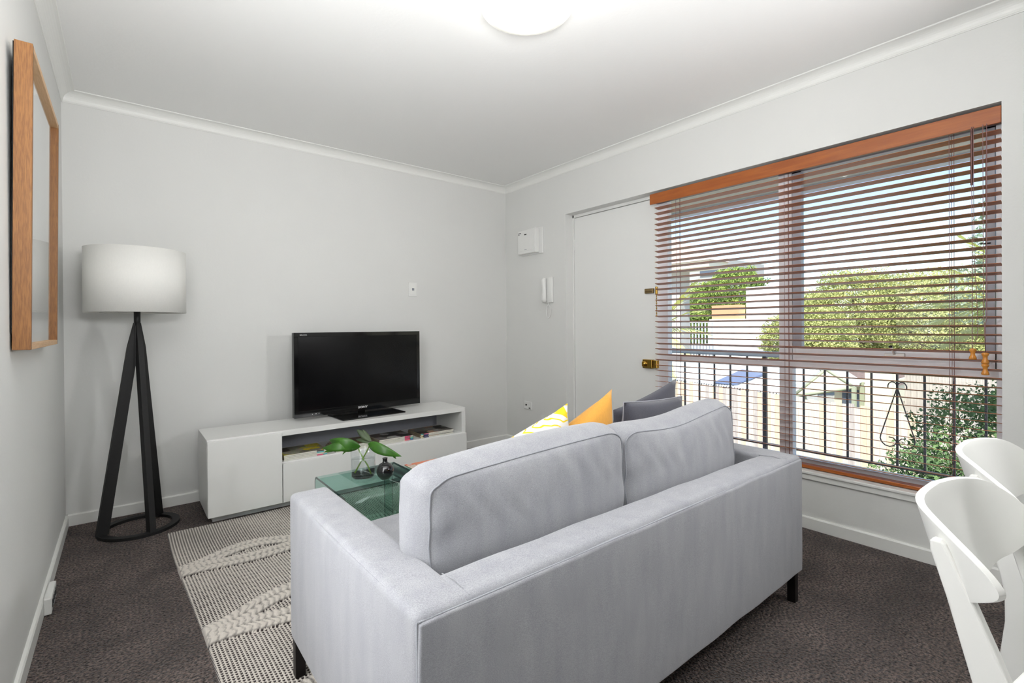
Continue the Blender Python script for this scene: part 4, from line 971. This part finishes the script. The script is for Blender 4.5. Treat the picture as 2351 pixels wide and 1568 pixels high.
# balustrade
RXX = 3.65
bal = thing('balustrade', 'black metal walkway balustrade with thin upright bars outside the window', 'railing', (RXX, 1.2, -0.1))
MB().tube([(RXX, -2.5, 0.885), (RXX, 7, 0.885)], 0.021, 10).obj('top_rail', 'gutter_grey', bal)
MB().box(RXX - 0.016, RXX + 0.016, -2.5, 7, 0.226, 0.238).obj('bottom_rail', 'rail_black', bal)
bar = MB().box(-0.0055, 0.0055, -0.0055, 0.0055, 0, 0.65).mesh('baluster', 'rail_black'); post = MB().box(-0.0125, 0.0125, -0.0125, 0.0125, -0.33, 0.65).mesh('post', 'rail_black')
for k in range(-6, 26):
    y = 0.441 + 0.1291 * k
    isp = (k - 9) % 18 == 0
    o = bpy.data.objects.new('post' if isp else 'baluster', post if isp else bar); COL.objects.link(o); o.parent = bal; o.location = (0, y - 1.2, 0.236 + 0.1)
def arc(cy, cz, r, a0, a1, n=14): return [(RXX, cy + r * math.cos(math.radians(a0 + (a1 - a0) * k / n)), cz + r * math.sin(math.radians(a0 + (a1 - a0) * k / n))) for k in range(n + 1)]
sc = MB()
for s_ in (-1, 1):
    yc = 0.8285
    top = [(RXX, yc + s_ * (0.023 - 0.023 * math.cos(math.radians(a))) , 0.716 + 0.030 * math.sin(math.radians(a))) for a in range(0, 215, 12)]
    low = []
    for a in range(0, 300, 12):
        rr = 0.040 - 0.006 * a / 300
        low.append((RXX, yc + s_ * (0.044 + rr * math.cos(math.radians(180 - 0 - a + 200))), 0.383 + rr * math.sin(math.radians(-(a - 20) ))))
    sc.tube(top, 0.0035, 6)
    sc.tube([(RXX, yc + s_ * 0.004, 0.70), (RXX, yc + s_ * 0.045, 0.55), (RXX, yc + s_ * 0.082, 0.415), (RXX, yc + s_ * 0.085, 0.395), (RXX, yc + s_ * 0.078, 0.372), (RXX, yc + s_ * 0.060, 0.355), (RXX, yc + s_ * 0.038, 0.350), (RXX, yc + s_ * 0.018, 0.358), (RXX, yc + s_ * 0.005, 0.375), (RXX, yc + s_ * 0.006, 0.39), (RXX, yc + s_ * 0.020, 0.405), (RXX, yc + s_ * 0.042, 0.408)], 0.0035, 6)
sc.obj('scroll_ornament', 'rail_black', bal)
# paling fence: each board its own part
fe = thing('paling_fence', 'pale weathered timber paling fence below the window', 'fence', (15, 6, GZ))
pms = []
for mname in ('paling', 'paling_tan', 'paling_grey', 'paling'):
    for hh in (1.98, 2.02): pms.append(MB().box(-0.009, 0.009, -0.0735, 0.0735, 0, hh).mesh('paling', mname))
def fx(y): return 14.30 + 0.27 * (y - 2.72)
rot = -math.atan(0.27)
y = 0.2
while y < 12.5:
    o = bpy.data.objects.new('paling', random.choice(pms)); COL.objects.link(o); o.parent = fe
    o.location = (fx(y) + random.uniform(-0.008, 0.008) - 15, y - 6, random.uniform(-0.02, 0.03)); o.rotation_euler = (0, 0, rot); y += 0.1465
M2 = Matrix.Rotation(rot, 4, 'Z')
rl = MB()
for zr in (-2.7, -1.25): rl.box(-0.02 + 0.03, 0.07, -6.4, 6.4, zr, zr + 0.07, mtx=Matrix.Translation((fx(6.35), 6.35, 0)) @ M2)
rl.obj('rail', 'paling_grey', fe)
# neighbour's corrugated shed with solar panel
sh = thing('corrugated_shed', 'low shed with white corrugated roof behind the paling fence', 'shed', (17.5, 8, GZ))
sR = MB(); n = 120; vs = []; fs = []
ya, yb = 6.5, 13.0
for i in range(n + 1):
    y_ = ya + (yb - ya) * i / n; dz = 0.028 * (1 if i % 2 else -1)
    xo = 0.27 * (y_ - 6)
    vs += [(15.55 + xo, y_, -1.03 + dz), (18.9 + xo, y_, -0.50 + dz), (15.55 + xo, y_, -1.07 + dz), (18.9 + xo, y_, -0.54 + dz)]
for i in range(n):
    a = 4 * i; fs += [(a, a + 4, a + 5, a + 1), (a + 2, a + 3, a + 7, a + 6)]
sR.poly(vs, fs).obj('roof', 'white_roof', sh)
MB().poly([(15.75 + 0.27 * (ya - 6), ya, GZ), (15.75 + 0.27 * (yb - 6), yb, GZ), (18.7 + .27 * (yb - 6), yb, GZ), (18.7 + .27 * (ya - 6), ya, GZ), (15.75 + 0.27 * (ya - 6), ya, -1.05), (15.75 + 0.27 * (yb - 6), yb, -1.05), (18.7 + .27 * (yb - 6), yb, -0.56), (18.7 + .27 * (ya - 6), ya, -0.56)], [(0, 1, 5, 4), (1, 2, 6, 5), (2, 3, 7, 6), (3, 0, 4, 7), (4, 5, 6, 7)]).obj('wall', 'white_wall', sh)
MB().tube([(18.92 + .27 * (ya - 6), ya, -0.44), (18.92 + .27 * (yb - 6), yb, -0.44)], 0.06, 8).obj('ridge_cap', 'white_roof', sh)
sp = MB(); q = [(16.40, 8.95), (16.30, 8.15), (17.95, 7.85), (18.45, 8.95)]; zf = lambda x, y: -1.03 + (x - 15.55 - .27 * (y - 6)) / 3.35 * 0.53 + 0.05
sp.poly([(x, y, zf(x, y)) for x, y in q] + [(x, y, zf(x, y) + 0.05) for x, y in q], [(0, 1, 2, 3), (4, 5, 6, 7), (0, 1, 5, 4), (1, 2, 6, 5), (2, 3, 7, 6), (3, 0, 4, 7)]).obj('solar_panel', 'solar', sh)
# gabled patio cover
gp = thing('patio_cover', 'small white gabled patio cover with green-grey trim beyond the fence', 'patio', (16.5, 5.3, GZ))
ax_, ay_, az_ = 16.3, 5.40, -0.24
gl, gr = (16.0, 6.22, -1.12), (16.4, 4.72, -0.72)
bx_, by_ = 1.6, 0.25
V = [(ax_, ay_, az_), gl, gr, (ax_ + bx_, ay_ + by_, az_), (gl[0] + bx_, gl[1] + by_, gl[2]), (gr[0] + bx_, gr[1] + by_, gr[2])]
Vt = [(x, y, z + 0.05) for x, y, z in V]
MB().poly(V + Vt, [(0, 1, 4, 3), (0, 2, 5, 3), (6, 7, 10, 9), (6, 8, 11, 9), (0, 1, 7, 6), (0, 2, 8, 6), (1, 4, 10, 7), (2, 5, 11, 8)]).obj('roof', 'white_roof', gp)
MB().tube([V[0], V[1]], 0.045, 4).tube([V[0], V[2]], 0.045, 4).tube([V[1], V[2]], 0.05, 4).obj('gable_trim', 'green_trim', gp)
MB().poly([V[0], V[1], V[2], (V[0][0] + .03, V[0][1], V[0][2]), (V[1][0] + .03, V[1][1], V[1][2]), (V[2][0] + .03, V[2][1], V[2][2])], [(0, 1, 2), (3, 4, 5), (0, 1, 4, 3), (1, 2, 5, 4), (2, 0, 3, 5)]).obj('gable_panel', 'cream_wall', gp)
for (x, y, z) in (V[1], V[2], V[4], V[5]): MB().box(x - 0.05, x + 0.05, y - 0.05, y + 0.05, GZ, z).obj('post', 'green_trim', gp)
# cream house with brown tiled roof
chs = thing('cream_house', 'cream weatherboard house with brown tiled roof on the right beyond the fence', 'house', (21, 5.5, GZ))
hw = MB().box(19.5, 24.5, 4.55, 6.2, GZ, -0.78).obj('wall', 'cream_wall', chs)
MB().poly([(19.2, 4.5, -0.95), (19.2, 6.3, -0.95), (22, 6.0, -0.25), (22, 5.1, -0.25), (24.8, 4.5, -0.95), (24.8, 6.3, -0.95)], [(0, 1, 2, 3), (3, 2, 5, 4), (0, 3, 4), (1, 5, 2), (0, 4, 5, 1)]).obj('roof', 'brown_tile', chs)
for k in range(2): MB().box(19.44, 19.50, 4.75 + 0.7 * k, 5.25 + 0.7 * k, -1.75, -1.15, 0.01).obj('window', 'window_dark', chs)
MB().tube([(19.17, 4.5, -0.95), (19.17, 6.3, -0.95)], 0.05, 6).obj('gutter', 'white_wall', chs)
MB().box(18.4, 18.5, 4.18, 5.0, GZ, -0.25).box(18.35, 18.4, 4.2, 4.26, GZ, -0.25).obj('annex_wall', 'cream_wall', chs)
# distant fence and lawn on the right
f2 = thing('paling_fence', 'grey weathered paling fence running behind the lawn on the right', 'fence', (19, 2.5, GZ))
pm2 = MB().box(-0.01, 0.01, -0.072, 0.072, 0, 2.15).mesh('paling', 'paling_grey')
y = 0.6
while y < 4.15:
    o = bpy.data.objects.new('paling', pm2); COL.objects.link(o); o.parent = f2; o.location = (19.0 - 19, y - 2.5, random.uniform(0.5, 0.55)); y += 0.15
MB().box(19.03, 19.08, 0.5, 4.2, -1.4, -1.32).obj('rail', 'paling_grey', f2)
lw = box('lawn', (15.2, 18.3, 1.0, 4.6, GZ, -1.9), 'grass'); struct(lw)
# left neighbour: beige flats with tiled roof
lb = thing('neighbour_flats', 'beige two-storey building with tiled roof and pale eave at the left', 'building', (21, 14, GZ))
MB().box(20.0, 20.8, 12.55, 17.5, GZ, 3.62).obj('wall', 'beige_wall', lb)
MB().box(19.3, 20.9, 10.75, 18, 3.60, 3.86).obj('eave', 'soffit_cream', lb)
MB().poly([(19.2, 10.65, 3.86), (21.0, 10.65, 3.86), (21.0, 18.5, 3.86), (19.2, 18.5, 3.86), (20.2, 13.6, 5.5), (20.4, 18, 5.8)], [(0, 1, 4), (1, 2, 5, 4), (2, 3, 5), (3, 0, 4, 5), (0, 1, 2, 3)]).obj('roof', 'roof_tile', lb)
# grey block seen past its corner
gb = thing('grey_block', 'grey clad upper storey with a strip window left of the green tree', 'building', (34, 20, GZ))
MB().box(34, 40, 17.6, 24, GZ, 5.9).obj('wall', 'beige_wall', gb); MB().box(33.9, 34.0, 18.2, 19.6, 4.8, 5.2).obj('window', 'window_dark', gb)
# white and orange blocks, slatted white balustrade
wb = thing('white_building', 'plain white rendered building between the two trees', 'building', (26, 12, GZ))
MB().box(26.5, 26.9, 10.55, 12.62, GZ, 3.15).obj('wall', 'white_wall', wb); MB().box(26.2, 26.5, 11.0, 12.6, 1.0, 1.4, 0.02).obj('ledge', 'white_wall', wb)
ob = thing('orange_building', 'orange rendered wall in front of the green tree', 'building', (25.5, 13.4, GZ))
MB().box(25.6, 26.4, 12.62, 14.1, GZ, 2.18).obj('wall', 'orange_wall', ob); MB().box(25.5, 26.4, 10.5, 14.2, GZ, 1.42).obj('parapet', 'white_wall', ob)
wr = thing('white_balcony', 'white balcony with thin upright bars beyond the shed', 'railing', (24, 14.5, -0.5))
MB().box(24.2, 24.28, 13.3, 16.4, 1.22, 1.30).box(24.2, 24.28, 13.3, 16.4, -0.35, -0.25).obj('rail', 'white_wall', wr)
bm_ = MB().box(-0.03, 0.03, -0.03, 0.03, -0.3, 1.25).mesh('bar', 'gutter_grey')
for k in range(17):
    o = bpy.data.objects.new('bar', bm_); COL.objects.link(o); o.parent = wr; o.location = (0.24, -1.15 + 0.185 * k, 0.5)
MB().box(24.8, 25.4, 12.8, 18, GZ, 0.0).obj('balcony_wall', 'white_wall', wr)

# ---- trees
def foliage_mesh(blobs, n, size, rs, seed=0):
    r = np.random.default_rng(seed); tot = sum(b[3] * b[4] + b[4] * b[5] + b[3] * b[5] for b in blobs); V = []; 
    for (cx, cy, cz, rx, ry, rz) in blobs:
        k = int(n * (rx * ry + ry * rz + rx * rz) / tot)
        d = r.normal(size=(k, 3)); d /= np.linalg.norm(d, axis=1)[:, None]
        rad = 0.72 + 0.30 * r.random((k, 1)); 
        lump = 1 + 0.13 * np.sin(d[:, :1] * 9 + cx) * np.sin(d[:, 1:2] * 8 + cy) + 0.08 * np.sin(d[:, 2:3] * 17)
        c = np.array([cx, cy, cz]) + d * rad * lump * np.array([rx, ry, rz])
        a = r.normal(size=(k, 3)) + d * 0.6; a /= np.linalg.norm(a, axis=1)[:, None]
        t1 = np.cross(a, r.normal(size=(k, 3))); t1 /= np.linalg.norm(t1, axis=1)[:, None]; t2 = np.cross(a, t1)
        s = size * (0.6 + 0.8 * r.random((k, 1)))
        V.append(np.stack([c - t1 * s, c + t2 * s * rs, c + t1 * s, c - t2 * s * rs], 1).reshape(-1, 3))
    V = np.concatenate(V); F = np.arange(len(V)).reshape(-1, 4)
    me = bpy.data.meshes.new('foliage'); me.from_pydata(V.tolist(), [], F.tolist()); return me
def tree(name, label, base, blobs, n, size, m, cat='tree', rs=0.5, seed=0, group=None, trunk=0.2):
    t_ = thing(name, label, cat, base, group); me = foliage_mesh(blobs, n, size, rs, seed); me.materials.append(MAT[m])
    o = bpy.data.objects.new('foliage', me); COL.objects.link(o); o.parent = t_; o.location = -Vector(base); o['kind'] = 'stuff'
    b0 = blobs[0]; tb = MB(); tb.tube([base, ((base[0] + b0[0]) / 2, (base[1] + b0[1]) / 2 + 0.1, (base[2] + b0[2]) / 2), (b0[0], b0[1], b0[2] + b0[5] * .4)], [trunk, trunk * .8, trunk * .3], 8)
    for b in blobs[1:]: tb.tube([((base[0] + b0[0]) / 2, (base[1] + b0[1]) / 2 + 0.1, (base[2] + b0[2]) / 2), (b[0], b[1], b[2])], [trunk * .6, trunk * .2], 6)
    tb.obj('trunk', 'bark', t_); return t_
tree('acacia_tree', 'large yellow-green spreading tree filling the middle of the window', (31, 7.5, GZ),
     [(32, 9.2, 1.4, 2.4, 2.6, 2.75), (31.5, 6.0, 1.2, 2.2, 2.6, 2.6), (32, 3.4, 1.0, 2.2, 2.2, 2.7), (30.5, 11.0, 0.7, 2.0, 1.8, 2.1), (32, 0.6, 1.2, 2.2, 2.2, 2.6)], 190000, 0.055, 'foliage_yellow', seed=1, trunk=0.3)
tree('rounded_tree', 'bright yellow-green bushy tree low against the white building', (22, 9.0, GZ),
     [(22.5, 8.7, 0.4, 1.1, 1.35, 1.15), (22.3, 7.6, 0.6, 1.0, 1.2, 1.2)], 30000, 0.045, 'foliage_yellow', seed=2, trunk=0.15)
tree('broadleaf_tree', 'dense green tree above the orange wall on the left', (29, 16, GZ),
     [(29, 14.4, 2.9, 1.6, 1.75, 1.7), (29, 16.3, 2.2, 1.6, 1.7, 1.6), (28, 16.6, 1.0, 1.4, 1.4, 1.3)], 45000, 0.07, 'foliage_mid', seed=3, trunk=0.25)
tree('leafy_shrub', 'dense dark green shrub at the lower right of the window', (7.6, 1.25, GZ),
     [(7.4, 0.95, -0.45, 0.55, 0.62, 0.85), (7.0, 1.25, -1.0, 0.6, 0.62, 0.75), (7.4, 0.55, -0.2, 0.5, 0.5, 0.7), (6.8, 1.55, -1.35, 0.5, 0.45, 0.5), (7.2, 0.8, -1.4, 0.8, 0.8, 0.9)], 36000, 0.024, 'foliage_dark', 'shrub', seed=4, trunk=0.05)
tree('feathery_tree', 'feathery pale green branches at the top right of the window', (9.5, 0.6, GZ),
     [(9.3, 0.95, 2.2, 0.3, 0.35, 0.7), (9.3, 1.15, 1.5, 0.4, 0.4, 0.5)], 1600, 0.035, 'palm_grey', seed=6, trunk=0.04)
def frond(root, tip, droop, wid, nl, m, parent):
    root, tip = Vector(root), Vector(tip); mb = MB(); ax = tip - root; L = ax.length; pts = []
    for k in range(9):
        t_ = k / 8; p_ = root + ax * t_ + Vector((0, 0, droop * 4 * t_ * (1 - t_))); pts.append(p_)
    mb.tube(pts, [0.012 - 0.0012 * k for k in range(9)], 5)
    side = ax.cross(Vector((0, 0, 1))).normalized(); V = []; F = []
    for k in range(nl):
        t_ = 0.12 + 0.86 * k / (nl - 1); i = min(7, int(t_ * 8)); p_ = pts[i].lerp(pts[i + 1], t_ * 8 - i); l_ = wid * math.sin(math.pi * (0.15 + 0.8 * t_)) ** 0.7
        for s_ in (-1, 1):
            d = (side * s_ * 0.75 + ax.normalized() * 0.75 + Vector((0, 0, -0.28 + random.uniform(-.15, .15)))).normalized(); e_ = p_ + d * l_
            n_ = d.cross(Vector((0, 0, 1))).normalized() * 0.011; a = len(V)
            V += [p_ - n_ * .4, p_ + n_ * .4, p_.lerp(e_, .5) + n_, e_, p_.lerp(e_, .5) - n_]; F.append((a, a + 1, a + 2, a + 3, a + 4))
    mb.poly(V, F); mb.obj('frond', m, parent)
def palm(label, base, crown, tips, m, wid, trunk=0.07):
    t_ = thing('palm_tree', label, 'palm', base)
    MB().tube([base, ((base[0] + crown[0]) / 2 + .05, (base[1] + crown[1]) / 2, (base[2] + crown[2]) / 2), crown], [trunk, trunk * .85, trunk * .7], 10).obj('trunk', 'bark', t_)
    for (tx, ty, tz, dr) in tips: frond(crown, (tx, ty, tz), dr, wid, 34, m, t_)
palm('palm tree with long pale fronds reaching in from the right of the window', (6.6, 0.15, GZ), (6.6, 0.30, 1.15),
     [(6.3, 1.42, 1.42, 0.10), (6.5, 1.40, 1.25, 0.12), (6.9, 1.35, 1.05, 0.14), (6.2, 1.15, 1.62, 0.1), (6.7, 0.9, 0.62, 0.12), (7.0, 1.2, 0.85, 0.12), (6.5, 0.95, 1.95, 0.06), (6.6, 0.5, 2.3, 0.02), (6.4, -0.6, 1.5, 0.15), (7.2, -0.6, 1.4, 0.15), (6.0, -0.2, 1.2, 0.15)], 'palm_leaf', 0.42)
palm('slender palm with bright yellow-green fronds near the front door', (6.4, 4.6, GZ), (6.4, 4.5, 0.95),
     [(6.3, 3.75, 1.55, 0.06), (6.4, 3.62, 1.30, 0.10), (6.5, 3.60, 0.95, 0.12), (6.3, 3.75, 0.62, 0.14), (6.2, 3.95, 0.35, 0.14), (6.6, 3.85, 1.75, 0.05), (6.4, 5.4, 1.3, 0.12), (6.8, 5.2, 0.8, 0.12), (6.0, 5.0, 0.7, 0.1)], 'palm_leaf', 0.34, 0.05)
